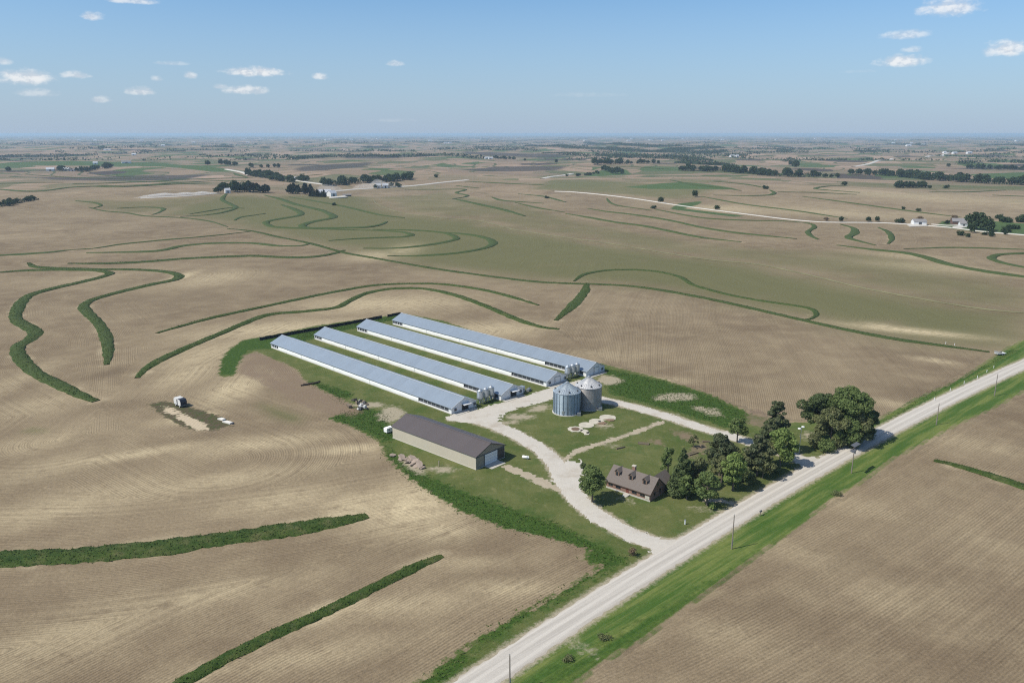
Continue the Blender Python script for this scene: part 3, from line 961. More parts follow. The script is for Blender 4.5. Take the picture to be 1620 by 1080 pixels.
def patch(name, field, box, cell, m, z, amp=1.4, kind='structure'):
    """a sheet wherever field(x, y) + noise > 0, its rim pulled onto that line"""
    x0, x1, y0, y1 = box
    xs, ys = np.arange(x0, x1, cell), np.arange(y0, y1, cell)
    A, B = np.meshgrid(xs, ys)
    a, b = A.ravel(), B.ravel()
    nz = 0.5 * np.sin(a * 1.3 + 2 * np.sin(b * 0.9)) * np.sin(b * 1.1 + 1.7 * np.sin(a * 0.7)) + 0.5 * np.sin(a * 0.31 + 1.3) * np.sin(b * 0.37) + 0.5 * (rng.random(len(a)) - 0.5)
    f = (field(a, b) + amp * nz * 0.6).reshape(A.shape)
    gy_, gx_ = np.gradient(f, cell)
    keep = (f[:-1, :-1] > 0) | (f[1:, :-1] > 0) | (f[:-1, 1:] > 0) | (f[1:, 1:] > 0)
    g2 = gx_**2 + gy_**2 + 1e-6
    mv = np.where(f < 0, -f, 0) / g2
    dx, dy = np.clip(gx_ * mv, -cell * 0.8, cell * 0.8), np.clip(gy_ * mv, -cell * 0.8, cell * 0.8)
    PX, PY = A + dx, B + dy
    w = len(xs)
    ii, jj = np.nonzero(keep)
    Q = np.stack([ii * w + jj, ii * w + jj + 1, (ii + 1) * w + jj + 1, (ii + 1) * w + jj], 1)
    used, inv = np.unique(Q, return_inverse=True)
    px_, py_ = PX.ravel()[used], PY.ravel()[used]
    zz = height(px_, py_) + z + 0.02 * np.clip(f.ravel()[used], 0, 2)
    me = grid_mesh(name, np.stack([px_, py_, zz], 1), inv.reshape(-1, 4))
    me.materials.append(m)
    return tag(link(name, me), kind=kind)


def strip_field(paths, halves, extra=()):
    def f(x, y):
        r = np.full(x.shape, -30.0)
        for p, h in zip(paths, halves):
            r = np.maximum(r, h - seg_dist(x, y, p, cap=30))
        for p in extra:
            r = np.maximum(r, sdf(x, y, p, 30))
        return r
    return f


pads = [GP([(888, 728), (915, 726), (922, 748), (930, 768), (905, 772), (890, 750)]), GP([(716, 660), (745, 655), (790, 640), (840, 626), (862, 620), (875, 630), (830, 642), (795, 652), (790, 672), (760, 668)]),
        GP([(1030, 852), (1064, 866), (1044, 886), (1026, 878)]), GP([(1262, 727), (1300, 722), (1290, 738), (1262, 742)])]
allp = np.vstack(DRIVE + pads)
bx = (allp[:, 0].min() - 8, allp[:, 0].max() + 8, allp[:, 1].min() - 8, allp[:, 1].max() + 8)
patch('driveway', strip_field([smooth_path(p, 2) for p in DRIVE], (2.5, 3.5, 2.15, 2.7), pads), bx, 0.55, M_DRIVE, 0.008)
for p, hw in zip(TRACK, (0.45, 0.9, 0.6)):
    bx = (p[:, 0].min() - 6, p[:, 0].max() + 6, p[:, 1].min() - 6, p[:, 1].max() + 6)
    patch('track', strip_field([smooth_path(p, 2)], (hw,)), bx, 0.5, M_TRACK, 0.004, 1.8)

# distant gravel roads
FAR_ROADS = [([(222, 314), (300, 310), (347, 306)], 4.5), ([(512, 304), (560, 300), (610, 297), (655, 294), (700, 289), (740, 285)], 9), ([(878, 303), (905, 304), (950, 308), (1000, 314), (1080, 326), (1180, 339), (1290, 351), (1400, 353), (1500, 360), (1560, 367), (1700, 378)], 3.8),
             ([(458, 284), (490, 289), (530, 294)], 8), ([(358, 268), (380, 272), (395, 277)], 10), ([(858, 283), (880, 279), (905, 275)], 10), ([(1350, 264), (1380, 258), (1412, 251)], 12), ([(1465, 249), (1500, 242)], 14), ([(1475, 355), (1500, 357), (1530, 355)], 3.5)]
M_FAR_ROAD = plain('pale_gravel', (0.52, 0.49, 0.44), 0.95, var=0.08, scale=0.2)
for px, w in FAR_ROADS:
    p = smooth_path(GP(px), 8)
    n = len(p)
    t = np.gradient(p, axis=0)
    t /= np.maximum(np.linalg.norm(t, axis=1), 1e-9)[:, None]
    nr = np.stack([-t[:, 1], t[:, 0]], 1)
    lift = 0.15 + 0.00045 * np.linalg.norm(p, axis=1)
    rowsv = []
    for o in (-0.62, -0.5, 0.5, 0.62):
        q = p + nr * (o * w + (rng.random(n)[:, None] - 0.5) * 0.6)
        rowsv.append(np.stack([q[:, 0], q[:, 1], height(q[:, 0], q[:, 1]) + (lift if abs(o) < 0.6 else -0.3)], 1))
    V = np.stack(rowsv, 1).reshape(-1, 3)
    i = np.arange(n - 1)[:, None] * 4 + np.arange(3)[None, :]
    me = grid_mesh('far_road', V, np.stack([i, i + 4, i + 5, i + 1], -1).reshape(-1, 4)[:, ::-1])
    me.materials.append(M_FAR_ROAD)
    tag(link('road', me), kind='structure')


# rank grass standing in the uncut strips and the roadside
def tall_grass():
    x0, x1, y0, y1 = -110, 330, 110, 470
    n = 620000
    x, y = rng.uniform(x0, x1, n), rng.uniform(y0, y1, n)
    f = np.full(n, -9.0)
    for p in LUSH:
        f = np.maximum(f, sdf(x, y, p, 3))
    o = road_off(x, y)
    f = np.where(o < 0, -9, f)
    for p in DRIVE:
        f = np.where(seg_dist(x, y, p, cap=9) < 4.5, -9, f)
    f = np.where(np.abs(o) < ROAD_HALF + 0.7, -9, f)
    ed = np.where(rng.random(n) < 0.75, 0.3, -0.9)
    k = f > ed
    x, y = x[k], y[k]
    tv, tq, tt = tuft_quads(np.stack([x, y, height(x, y)], 1), 0.22)
    me = grid_mesh('tall_grass', tv, tq)
    attr(me, 'tint', np.clip(tt + 0.25 * np.repeat(((x - RO[0]) * RN[0] + (y - RO[1]) * RN[1]) < 0, 4), 0, 1))
    attr(me, 'distant', np.zeros(len(tv)))
    me.materials.append(M_BANK)
    print('tall grass', len(tq))
    tag(link('tall_grass', me), kind='stuff')


tall_grass()

# ------------------------------------------------------------------ farm buildings
def zat(v, p):
    """height at which something standing at plan point p shows in photo row v"""
    kk = (CY - v) / F
    return float(CAMH + p[1] * (kk * CP - SP) / (CP + kk * SP))


def ang(d):
    return math.atan2(d[1], d[0])


def unit(d):
    return np.asarray(d) / np.linalg.norm(d)


M_BROOF = ribbed('barn_roof_steel', (0.335, 0.395, 0.455), 1, 0.9, 0.42, 0.45, 0.12, 0.03, 0.22)
M_WHITE = ribbed('white_wall_steel', (0.74, 0.75, 0.76), 0, 0.6, 0.6, 0.0, 0.06, 0.02, 0.15)
M_TARP = plain('white_tarp', (0.90, 0.90, 0.88), 0.75, var=0.05, scale=0.35)
M_DARK = plain('dark_parts_and_shade', (0.085, 0.09, 0.10), 0.8, var=0.4, scale=1.2)
M_BLACK = plain('rubber_and_shade_black', (0.018, 0.018, 0.020), 0.7)
M_CONC = plain('concrete', (0.48, 0.455, 0.405), 0.9, var=0.22, scale=0.5, bump=0.03)
M_PAD = plain('old_concrete', (0.50, 0.465, 0.385), 0.95, var=0.42, scale=0.35, bump=0.05)
M_TRIM = plain('white_trim', (0.74, 0.75, 0.75), 0.5, var=0.06)
M_GREY = plain('grey_steel', (0.30, 0.32, 0.34), 0.45, 0.5, var=0.2)
M_GALV = plain('galvanised_steel', (0.50, 0.53, 0.56), 0.38, 0.6, var=0.2, scale=0.8)
M_WOOD = plain('weathered_wood', (0.17, 0.135, 0.10), 0.9, var=0.35, scale=3)
M_POLE = plain('pole_wood', (0.23, 0.20, 0.17), 0.9, var=0.3, scale=2)

bc = GP([(714.3, 655.5), (792.8, 633.8), (864.4, 612.2), (927.3, 596.3)])          # near corners
bf = GP([(430.0, 550.0), (498.0, 536.6), (564.2, 523.8), (622.8, 512.8)])          # far corners
BL = unit((bf - bc).mean(0))
BW = np.array([BL[1], -BL[0]])
BRZ = ang(BW)
WD = 12.4
open_near = GP([(667.4, 635.0), (735.5, 614.0), (811.0, 595.5), (866.5, 577.5)])
open_far = GP([(445.0, 553.5), (510.5, 540.0), (581.0, 528.0), (636.8, 517.0)])
EAVE, RISE = 2.45, 2.75
BARN_LABEL = ['long livestock barn with open door, the one beside the bare brown plot',
              'long livestock barn with open awning door and three feed bins by its white wall corner',
              'long livestock barn with closed door, its gable directly behind the blue-grey grain bin',
              'long livestock barn with closed door, nearest the big bare field']


def roof_half(mb, xe, ze, xr, zr, y0, y1, th=0.1):
    mb.prism([(xe, ze), (xr, zr), (xr, zr + th), (xe, ze + th)], 1, y0, y1)


for bi in range(4):
    c = bc[bi]
    LN = float((bf[bi] - c) @ BL)
    a = max(8.0, float((open_near[bi] - c) @ BL))
    b = min(LN - 4, float((open_far[bi] - c) @ BL))
    bt = thing('livestock_barn', BARN_LABEL[bi], 'barn', c, BRZ, 'long livestock barns in a row')
    MB().box(-0.15, WD + 0.15, -0.15, LN + 0.15, -0.2, 0.32).build('foundation', M_CONC, bt)
    g = [(0.0, 0.32), (WD, 0.32), (WD, EAVE), (WD / 2, EAVE + RISE), (0, EAVE)]
    MB().prism(g, 1, 0.0, 0.15).build('gable_wall', M_WHITE, bt)
    MB().prism(g, 1, LN - 0.15, LN).build('gable_wall', M_WHITE, bt)
    # near part of the visible side: dark openings between posts; then the white curtain; then framed openings
    sw = MB()
    sw.box(0.02, 0.14, 0.15, 1.5, 0.32, EAVE)
    sw.box(0.02, 0.14, 1.5, LN - 0.15, 0.32, 0.62)
    sw.box(0.02, 0.14, 1.5, LN - 0.15, EAVE - 0.22, EAVE)
    sw.box(WD - 0.14, WD - 0.02, 0.15, LN - 0.15, 0.32, EAVE)
    sw.build('side_wall', M_WHITE, bt)
    MB().box(0.16, 0.24, 1.5, LN - 0.15, 0.62, EAVE - 0.22).build('opening_shade', M_DARK, bt)  # opaque dark sheet: inner shade of the open bays put into its colour
    y = 1.5
    while y < a - 0.5:
        MB().box(-0.005, 0.15, y, y + 0.10, 0.62, EAVE - 0.22).build('wall_post', M_TRIM, bt)
        y += 2.45
    y = b
    while y < LN:
        MB().box(-0.02, 0.15, y, y + 0.28, 0.62, EAVE - 0.22).build('wall_post', M_TRIM, bt)
        y += (LN - b) / 4.0
    # curtain, hung in long bays, bellied a little
    ys = np.arange(a, b, 0.8)
    zs = np.linspace(0.34, EAVE - 0.12, 6)
    V, fq = [], []
    for yy in ys:
        for k, zz in enumerate(zs):
            V.append((-0.06 - 0.16 * math.sin(math.pi * k / 5) * (0.75 + 0.25 * math.sin(yy * 0.7 + bi)) - 0.03 * random.random(), yy, zz))
    m = len(zs)
    for i in range(len(ys) - 1):
        for k in range(m - 1):
            fq.append((i * m + k, i * m + k + 1, (i + 1) * m + k + 1, (i + 1) * m + k))
    cur = MB().add(V, fq).build('curtain', M_TARP, bt, True)
    for t in (0.3, 0.55, 0.8):
        yy = a + (b - a) * t
        MB().box(-0.27, -0.25, yy, yy + 0.08, 0.4, EAVE - 0.12).build('seam_strap', M_GREY, cur)
    rf = MB()
    roof_half(rf, -0.45, EAVE - 0.12, WD / 2, EAVE + RISE + 0.05, -0.4, LN + 0.4)
    roof_half(rf, WD + 0.45, EAVE - 0.12, WD / 2, EAVE + RISE + 0.05, -0.4, LN + 0.4)
    ro = rf.build('roof', M_BROOF, bt)
    MB().prism([(WD / 2 - 0.35, EAVE + RISE + 0.08), (WD / 2, EAVE + RISE + 0.3), (WD / 2 + 0.35, EAVE + RISE + 0.08), (WD / 2, EAVE + RISE + 0.14)], 1, -0.42, LN + 0.42).build('ridge_cap', M_GALV, ro)
    fa = MB()
    for sx, ex in ((-0.45, 1), (WD + 0.45, -1)):
        fa.prism([(sx, EAVE - 0.16), (WD / 2, EAVE + RISE + 0.02), (WD / 2, EAVE + RISE + 0.17), (sx, EAVE - 0.0)], 1, -0.46, -0.41)
    fa.build('fascia', M_TRIM, ro)
    MB().box(-0.47, -0.455, -0.4, LN + 0.4, EAVE - 0.2, EAVE + 0.0).build('gutter', M_GREY, ro)
    dx = WD * 0.42
    dw, dh = 3.1, 2.6
    if bi < 2:
        fr = MB()
        MB().box(dx, dx + dw, -0.06, -0.02, 0.32, 0.32 + dh).build('doorway', M_BLACK, bt)  # flat black panel stands for the shade inside the open door
        fr.prism([(dx - 0.14, 0.32), (dx, 0.32), (dx, 0.32 + dh), (dx + dw, 0.32 + dh), (dx + dw, 0.32), (dx + dw + 0.14, 0.32), (dx + dw + 0.14, 0.46 + dh), (dx - 0.14, 0.46 + dh)], 1, -0.1, -0.001)
        fr.build('door_frame', M_GREY, bt)
        MB().prism([(-0.02, 0.42 + dh), (-1.7, 0.05 + dh), (-1.7, 0.12 + dh), (-0.02, 0.52 + dh)], 0, dx - 0.3, dx + dw + 0.3).build('awning', M_TRIM, bt)
    else:
        d = MB().box(dx, dx + dw, -0.08, -0.02, 0.34, 0.32 + dh).build('door', M_TRIM, bt)
        MB().prism([(dx - 0.16, 0.34), (dx, 0.34), (dx, 0.32 + dh), (dx + dw, 0.32 + dh), (dx + dw, 0.34), (dx + dw + 0.16, 0.34), (dx + dw + 0.16, 0.5 + dh), (dx - 0.16, 0.5 + dh)], 1, -0.14, -0.005).build('door_frame', M_GREY, bt)
        MB().box(dx + 0.3, dx + 0.4, -0.13, -0.085, 1.2, 1.5).build('handle', M_BLACK, d)
    for fx in ((1.3,) if bi in (0, 2) else ()) + ((10.2,) if bi in (1, 3) else (10.9,)):
        fb = MB().box(fx, fx + 1.1, -0.3, -0.01, 0.9, 2.0).build('exhaust_fan', M_GREY, bt)
        MB().box(fx + 0.12, fx + 0.98, -0.34, -0.305, 1.02, 1.88).build('shutter', M_DARK, fb)
    MB().box(8.9, 9.8, -0.05, -0.005, 0.34, 2.3).build('side_door', M_WHITE, bt)
    MB().box(0.4, WD * 0.9, -2.4, -0.2, -0.1, 0.14).build('apron', M_CONC, bt)


# feed bins: hopper bottomed, on legs
M_FEED = plain('feed_bin_steel', (0.52, 0.56, 0.60), 0.36, 0.55, var=0.16, scale=1.0)


def feed_bin(p, label, group):
    t = thing('feed_bin', label, 'feed bin', p, BRZ, group)
    R = 1.22
    bd = MB()
    prof = [(R, 2.35)]
    for i in range(9):
        prof += [(R + 0.035, 2.35 + 0.3 * i + 0.1), (R, 2.35 + 0.3 * i + 0.3)]
    bd.lathe(prof, 28, cap=False)
    bd.build('body', M_FEED, t, True)
    MB().lathe([(0.18, 0.75), (R, 2.35)], 28).build('hopper', M_FEED, t, False)
    rf = MB().lathe([(R + 0.06, 5.05), (R * 0.55, 5.55), (0.3, 5.92)], 28, cap=True).build('roof', M_FEED, t, True)
    MB().lathe([(0.33, 5.88), (0.34, 6.02), (0.05, 6.1)], 16).build('lid', M_GALV, rf)
    for k in range(4):
        a_ = math.pi / 4 + k * math.pi / 2
        MB().tube((1.2 * math.cos(a_), 1.2 * math.sin(a_), 0), (1.22 * math.cos(a_), 1.22 * math.sin(a_), 2.9), 0.06, n=6).build('leg', M_GALV, t)
    ld = MB()
    for s in (-0.2, 0.2):
        ld.box(s - 0.025, s + 0.025, -R - 0.16, -R - 0.11, 0.4, 5.1)
    for i in range(14):
        ld.box(-0.2, 0.2, -R - 0.15, -R - 0.12, 0.6 + 0.32 * i, 0.64 + 0.32 * i)
    ld.build('ladder', M_GREY, t)
    MB().box(-0.3, 0.3, -0.3, 0.3, 0.35, 0.8).build('boot', M_GREY, t)
    return t


FB = [((759.6, 638.6), 'galvanised feed bin farthest from the wall in the trio beside the awning barn'),
      ((768.4, 635.6), 'galvanised feed bin in the middle of the trio beside the barn with the awning door'),
      ((777.0, 632.6), 'galvanised feed bin closest to the white wall in the trio beside the awning barn'),
      ((897.8, 598.6), 'galvanised feed bin farthest from the wall in the trio behind the old grain bin'),
      ((905.4, 596.4), 'galvanised feed bin in the middle of the trio behind the old grain bin'),
      ((912.6, 594.2), 'galvanised feed bin closest to the barn in the trio behind the old grain bin')]
for i, (px, lb) in enumerate(FB):
    p = G(*px)
    feed_bin(p, lb, 'feed bins beside the barns')
for i0, barn in ((0, 1), (3, 3)):
    p0, p1 = G(*FB[i0][0]), G(*FB[i0 + 2][0])
    t = thing('feed_auger', ('grey feed auger tube under the three bins beside the awning barn', 'grey feed auger tube under the three bins behind the grain bins')[i0 // 3], 'auger', p0, ang(p1 - p0))
    L = float(np.linalg.norm(p1 - p0))
    MB().tube((-0.6, 0, 0.55), (L + 2.0, 0, 1.0), 0.13).build('tube', M_GALV, t)
    MB().box(L + 1.6, L + 2.3, -0.35, 0.35, 0.0, 1.35).build('motor_box', M_DARK, t)


# two large grain bins
def bin_wall_material(name, c, dark, vert):
    k = N(name)
    co = k.obj()
    xyz = k.sep(co)
    th = k.math('ARCTAN2', xyz[1], xyz[0])
    ring = k.math('SINE', k.math('MULTIPLY', xyz[2], 2 * math.pi / 0.21))
    sheet = k.noise(dim='1D', w=k.math('ADD', k.math('FLOOR', k.math('MULTIPLY', th, 10 / (2 * math.pi) * 1.0)), k.math('MULTIPLY', k.math('FLOOR', k.math('MULTIPLY', xyz[2], 1 / 0.82)), 7.31)), scale=2.77, detail=0)
    cv = k.n('ShaderNodeCombineXYZ')
    k.put(cv.inputs[0], k.math('MULTIPLY', th, 9.0))
    k.put(cv.inputs[1], k.math('MULTIPLY', xyz[2], 0.12))
    stain = k.range(k.noise(cv.outputs[0], 1.0, 4, 0.65), 0.42, 0.75)
    col = k.mix(k.math('MULTIPLY_ADD', sheet, 0.7, 0.15), tuple(x * 0.78 for x in c), tuple(min(1, x * 1.2) for x in c))
    col = k.mix(k.math('MULTIPLY', stain, vert), col, dark)
    return k.out(col, 0.42, 0.55, k.bump(ring, 0.6, 0.05), 0.4)


M_BIN_A = bin_wall_material('blue_grey_bin_steel', (0.36, 0.44, 0.51), (0.20, 0.26, 0.33), 0.55)
M_BIN_B = bin_wall_material('old_bin_steel', (0.40, 0.385, 0.375), (0.22, 0.185, 0.16), 0.6)
M_BROOF_A = plain('bin_roof_blue', (0.46, 0.52, 0.56), 0.36, 0.55, var=0.14, scale=0.7)
M_BROOF_B = plain('bin_roof_pale', (0.60, 0.60, 0.60), 0.45, 0.45, var=0.16, scale=0.7)


def grain_bin(p, R, h, rise, label, mw, mr, stiff, door_a):
    t = thing('grain_bin', label, 'grain bin', p, 0.0, 'large grain bins')
    MB().lathe([(R + 0.45, -0.2), (R + 0.4, 0.22), (0.1, 0.24)], 48, cap=False).build('foundation', M_CONC, t)
    prof = []
    n = int(h / 0.4)
    for i in range(n + 1):
        prof.append((R + (0.02 if i % 2 else 0.0), 0.22 + (h - 0.22) * i / n))
    w = MB().lathe(prof, 64, cap=False).build('wall', mw, t, True)
    if stiff:
        for k in range(22):
            a_ = 2 * math.pi * k / 22 + 0.1
            ca, sa = math.cos(a_), math.sin(a_)
            q = MB()
            for s in (-0.11, 0.11):
                pass
            x0, y0 = R * ca, R * sa
            tx, ty = -sa, ca
            pts = [(x0 + tx * -0.11, y0 + ty * -0.11), (x0 + tx * 0.11, y0 + ty * 0.11), (x0 + ca * 0.15 + tx * 0.08, y0 + sa * 0.15 + ty * 0.08), (x0 + ca * 0.15 - tx * 0.08, y0 + sa * 0.15 - ty * 0.08)]
            q.prism(pts, 2, 0.24, h - 0.03).build('stiffener', M_STIFF, w)
    nr = 36
    rf = MB().lathe([(R + 0.22, h - 0.06), (R * 0.62, h + rise * 0.38), (0.55, h + rise * 0.95)], 72, cap=False).build('roof', mr, t, False)
    rb = MB()
    for k in range(nr):
        a_ = 2 * math.pi * k / nr
        d0 = Vector((math.cos(a_), math.sin(a_), 0))
        rb.tube(d0 * (R + 0.2) + Vector((0, 0, h)), d0 * (R * 0.62) + Vector((0, 0, h + rise * 0.40)), 0.06, n=5)
        rb.tube(d0 * (R * 0.62) + Vector((0, 0, h + rise * 0.40)), d0 * 0.6 + Vector((0, 0, h + rise * 0.96)), 0.06, 0.03, n=5)
    rb.build('roof_rib', mr, rf)
    MB().lathe([(0.6, h + rise * 0.9), (0.62, h + rise * 1.03), (0.1, h + rise * 1.12)], 20).build('cap', M_GALV, rf)
    for k in range(7):
        a_ = 2 * math.pi * k / 7 + 0.35
        rr = R * 0.86
        zz = h + rise * 0.13
        x, y = rr * math.cos(a_), rr * math.sin(a_)
        MB().tube((x, y, zz - 0.1), (x * 1.03, y * 1.03, zz + 0.52), 0.27, 0.27, 10).build('roof_vent', M_DARK, rf)
    a_ = door_a
    x, y = math.cos(a_), math.sin(a_)
    def R2(px_, py_, z0, z1, wid, name, m, par):
        pts = [(px_ * x - wid * y, px_ * y + wid * x), (py_ * x - wid * y, py_ * y + wid * x), (py_ * x + wid * y, py_ * y - wid * x), (px_ * x + wid * y, px_ * y - wid * x)]
        return MB().prism(pts, 2, z0, z1).build(name, m, par)
    dr = R2(R + 0.0, R + 0.1, 0.75, 2.0, 0.45, 'door', M_GALV, t)
    R2(R + 0.1, R + 0.16, 1.2, 1.32, 0.12, 'handle', M_BLACK, dr)
    ld = MB()
    b_ = a_ + 0.35
    cx_, sx_ = math.cos(b_), math.sin(b_)
    for s in (-0.22, 0.22):
        ld.tube(((R + .2) * cx_ - s * sx_, (R + .2) * sx_ + s * cx_, 0.4), ((R + .2) * cx_ - s * sx_, (R + .2) * sx_ + s * cx_, h + 0.5), 0.03, n=5)
    for i in range(int(h / 0.33)):
        z = 0.6 + 0.33 * i
        ld.tube(((R + .2) * cx_ + .22 * sx_, (R + .2) * sx_ - .22 * cx_, z), ((R + .2) * cx_ - .22 * sx_, (R + .2) * sx_ + .22 * cx_, z), 0.02, n=4)
    ld.build('ladder', M_GREY, t)
    fn = MB().box(R * 0.72, R * 0.72 + 1.3, -R * 0.95, -R * 0.95 + 1.0, 0, 1.1)
    fn.build('fan_box', M_GREY, t)
    return t


M_STIFF = plain('bin_stiffener', (0.21, 0.26, 0.32), 0.45, 0.5, var=0.15)
pa, pb = G(896.4, 651.0), G(930.4, 643.0)
ra = (917.6 - 875.3) / 2 * metres_per_px(pa)
rb_ = 20.4 * metres_per_px(pb)
ha, hb = zat(617.6, pa), zat(608.8, pb)
print('bins', ra, rb_, ha, hb, zat(604, pa), zat(595, pb))
grain_bin(pa, ra, ha, zat(604.3, pa) - ha, 'blue-grey corrugated grain bin with dark vertical stiffeners and a conical roof', M_BIN_A, M_BROOF_A, True, -1.9)
grain_bin(pb, rb_, hb, zat(595.5, pb) - hb, 'older brownish grain bin with plain walls, half behind the blue-grey one', M_BIN_B, M_BROOF_B, False, -0.7)

# round concrete pads of removed bins
for px, R, lb in (((961.5, 660.6), 3.0, 'broken round concrete pad nearest the grain bins, its edge crumbling'), ((943.9, 666.6), 2.75, 'whole pale round concrete pad next to the crumbling one'), ((927.7, 672.3), 2.75, 'round concrete pad in the middle of the row of five, white and even'),
                  ((910.7, 678.8), 2.7, 'round concrete pad grown over with brown weeds'), ((926.8, 683.6), 2.2, 'smallest concrete pad, odd-shaped, with a dark hole in it')):
    p = G(*px)
    t = thing('concrete_pad', lb, 'concrete pad', p, random.random() * 6, 'old bin pads in the grass')
    n = 30
    wob = 0.04 if 'whole' in lb or 'even' in lb else 0.2
    ol = [((R * (1 + wob * (random.random() - 0.5))) * math.cos(2 * math.pi * k / n), (R * (1 + wob * (random.random() - 0.5))) * math.sin(2 * math.pi * k / n)) for k in range(n)]
    if 'smallest' in lb:
        ol = [(-2.4, -1.2), (-0.8, -1.5), (0.6, -1.0), (2.2, -1.3), (2.5, 0.2), (1.2, 1.0), (0.2, 0.7), (-1.0, 1.4), (-2.6, 0.6)]
    MB().prism(ol, 2, -0.15, 0.12).build('slab', M_PAD, t)
    if 'weeds' in lb:
        MB().prism([(x * 0.6 + 0.1, y * 0.55) for x, y in ol[::2]], 2, 0.12, 0.2).build('weed_patch', plain('dead_weeds', (0.16, 0.11, 0.075), 0.95, var=0.5, scale=2), t)
    if 'hole' in lb:
        MB().lathe([(0.5, 0.1), (0.45, 0.35)], 12, 1.0, 0.3).build('drain_cover', M_BLACK, t)
    if 'crumbling' in lb:
        MB().prism([(1.0, -2.4), (3.6, -1.4), (3.9, 0.4), (2.4, 1.0), (1.6, -0.4)], 2, -0.1, 0.22).build('broken_edge', plain('rusty_rubble', (0.22, 0.15, 0.10), 0.95, var=0.4, scale=2), t)

# machine shed
s0, s1, s2 = G(621.5, 692.5), G(753.0, 743.0), G(803.7, 725.0)
SD = unit(s1 - s0)
SNV = np.array([-SD[1], SD[0]])
SL = float(np.linalg.norm(s1 - s0))
SW = float((s2 - s1) @ SNV)
SH = zat(722.3, s1)
SR = zat(701.5, (s1 + s2) / 2) - SH
print('shed', SL, SW, SH, SR)
M_SROOF = ribbed('brown_roof_steel', (0.118, 0.100, 0.098), 0, 0.9, 0.5, 0.25, 0.08, 0.03, 0.0)
M_SWALL = ribbed('tan_wall_steel', (0.52, 0.47, 0.375), 0, 0.9, 0.55, 0.1, 0.05, 0.03, 0.08)
M_SGABLE_SHADE = ribbed('tan_steel_shaded', (0.30, 0.265, 0.21), 1, 0.9, 0.55, 0.1, 0.05, 0.03, 0.08)  # same tan steel, the gable's shade put into a darker colour
sh = thing('machine_shed', 'long tan machine shed with a brown metal roof and white overhead door', 'shed', s0, ang(SD))
MB().box(-0.1, SL + 0.1, -0.1, SW + 0.1, -0.2, 0.16).build('foundation', M_CONC, sh)
MB().box(0, SL, 0, 0.15, 0.16, SH).box(0, SL, SW - 0.15, SW, 0.16, SH).build('side_wall', M_SWALL, sh)
gp = [(0.15, 0.16), (SW - 0.15, 0.16), (SW - 0.15, SH), (SW / 2, SH + SR - 0.1), (0.15, SH)]
MB().prism(gp, 0, 0.0, 0.15).build('gable_wall', M_SGABLE_SHADE, sh)
MB().prism(gp, 0, SL - 0.15, SL).build('gable_wall', M_SGABLE_SHADE, sh)
rf = MB()
for e0 in (-0.35, SW + 0.35):
    zz = SH - 0.35 * SR / (SW / 2)
    rf.prism([(e0, zz), (SW / 2, SH + SR), (SW / 2, SH + SR + 0.12), (e0, zz + 0.12)], 0, -0.35, SL + 0.35)
rf = rf.build('roof', M_SROOF, sh)
MB().prism([(SW / 2 - 0.3, SH + SR + 0.09), (SW / 2, SH + SR + 0.22), (SW / 2 + 0.3, SH + SR + 0.09)], 0, -0.36, SL + 0.36).build('ridge_cap', M_SROOF, rf)
tr = MB()
for e0 in (-0.36, SW + 0.36):
    zz = SH - 0.36 * SR / (SW / 2)
    tr.prism([(e0, zz - 0.12), (SW / 2, SH + SR - 0.12), (SW / 2, SH + SR + 0.14), (e0, zz + 0.14)], 0, SL + 0.36, SL + 0.42)
tr.build('fascia', plain('dark_brown_trim', (0.05, 0.045, 0.045), 0.5), rf)
od = MB().box(SL + 0.01, SL + 0.08, SW * 0.30, SW * 0.735, 0.18, SH * 0.86).build('overhead_door', M_TRIM, sh)
for i in range(1, 4):
    MB().box(SL + 0.08, SL + 0.095, SW * 0.30 + 0.02, SW * 0.735 - 0.02, SH * 0.215 * i, SH * 0.215 * i + 0.05).build('panel_joint', M_GREY, od)
MB().box(SL + 0.01, SL + 0.07, SW * 0.745, SW * 0.985, 0.18, SH * 0.86).build('sliding_door', plain('dark_brown_door', (0.075, 0.065, 0.06), 0.6), sh)
MB().box(SL + 0.01, SL + 0.1, 0.15, SW - 0.15, SH * 0.875, SH * 0.93).build('door_track', M_DARK, sh)
MB().box(SL + 0.02, SL + 0.10, SW * 0.28, SW * 0.298, 0.18, SH * 0.87).box(SL + 0.02, SL + 0.10, SW * 0.737, SW * 0.744, 0.18, SH * 0.87).build('door_frame', M_DARK, sh)
MB().box(SL + 0.1, SL + 3.4, SW * 0.28, SW * 0.76, -0.1, 0.1).build('apron', M_CONC, sh)

# brick house with three dormers
h0, h1 = G(959.3, 770.6), G(1028.2, 793.6)
HD = unit(h1 - h0)
HL = float(np.linalg.norm(h1 - h0))
HN = np.array([-HD[1], HD[0]])
hr = G(1056.0, 781.0)
HW = max(8.0, float((hr - h1) @ HN))
HE = zat(781.0, h1)
HR = zat(756.3, h1 + HN * HW / 2) - HE
print('house', HL, HW, HE, HR)
kb = N('red_brick')
br = kb.n('ShaderNodeTexBrick')
br.inputs['Color1'].default_value = (0.245, 0.132, 0.095, 1)
br.inputs['Color2'].default_value = (0.175, 0.095, 0.072, 1)
br.inputs['Mortar'].default_value = (0.26, 0.22, 0.18, 1)
br.inputs['Scale'].default_value = 1.0
br.inputs['Brick Width'].default_value = 0.42
br.inputs['Row Height'].default_value = 0.16
br.inputs['Mortar Size'].default_value = 0.016
cb = kb.n('ShaderNodeCombineXYZ')
xy = kb.sep(kb.obj())
kb.put(cb.inputs[0], kb.math('ADD', xy[0], xy[1]))
kb.put(cb.inputs[1], xy[2])
kb.put(br.inputs['Vector'], cb.outputs[0])
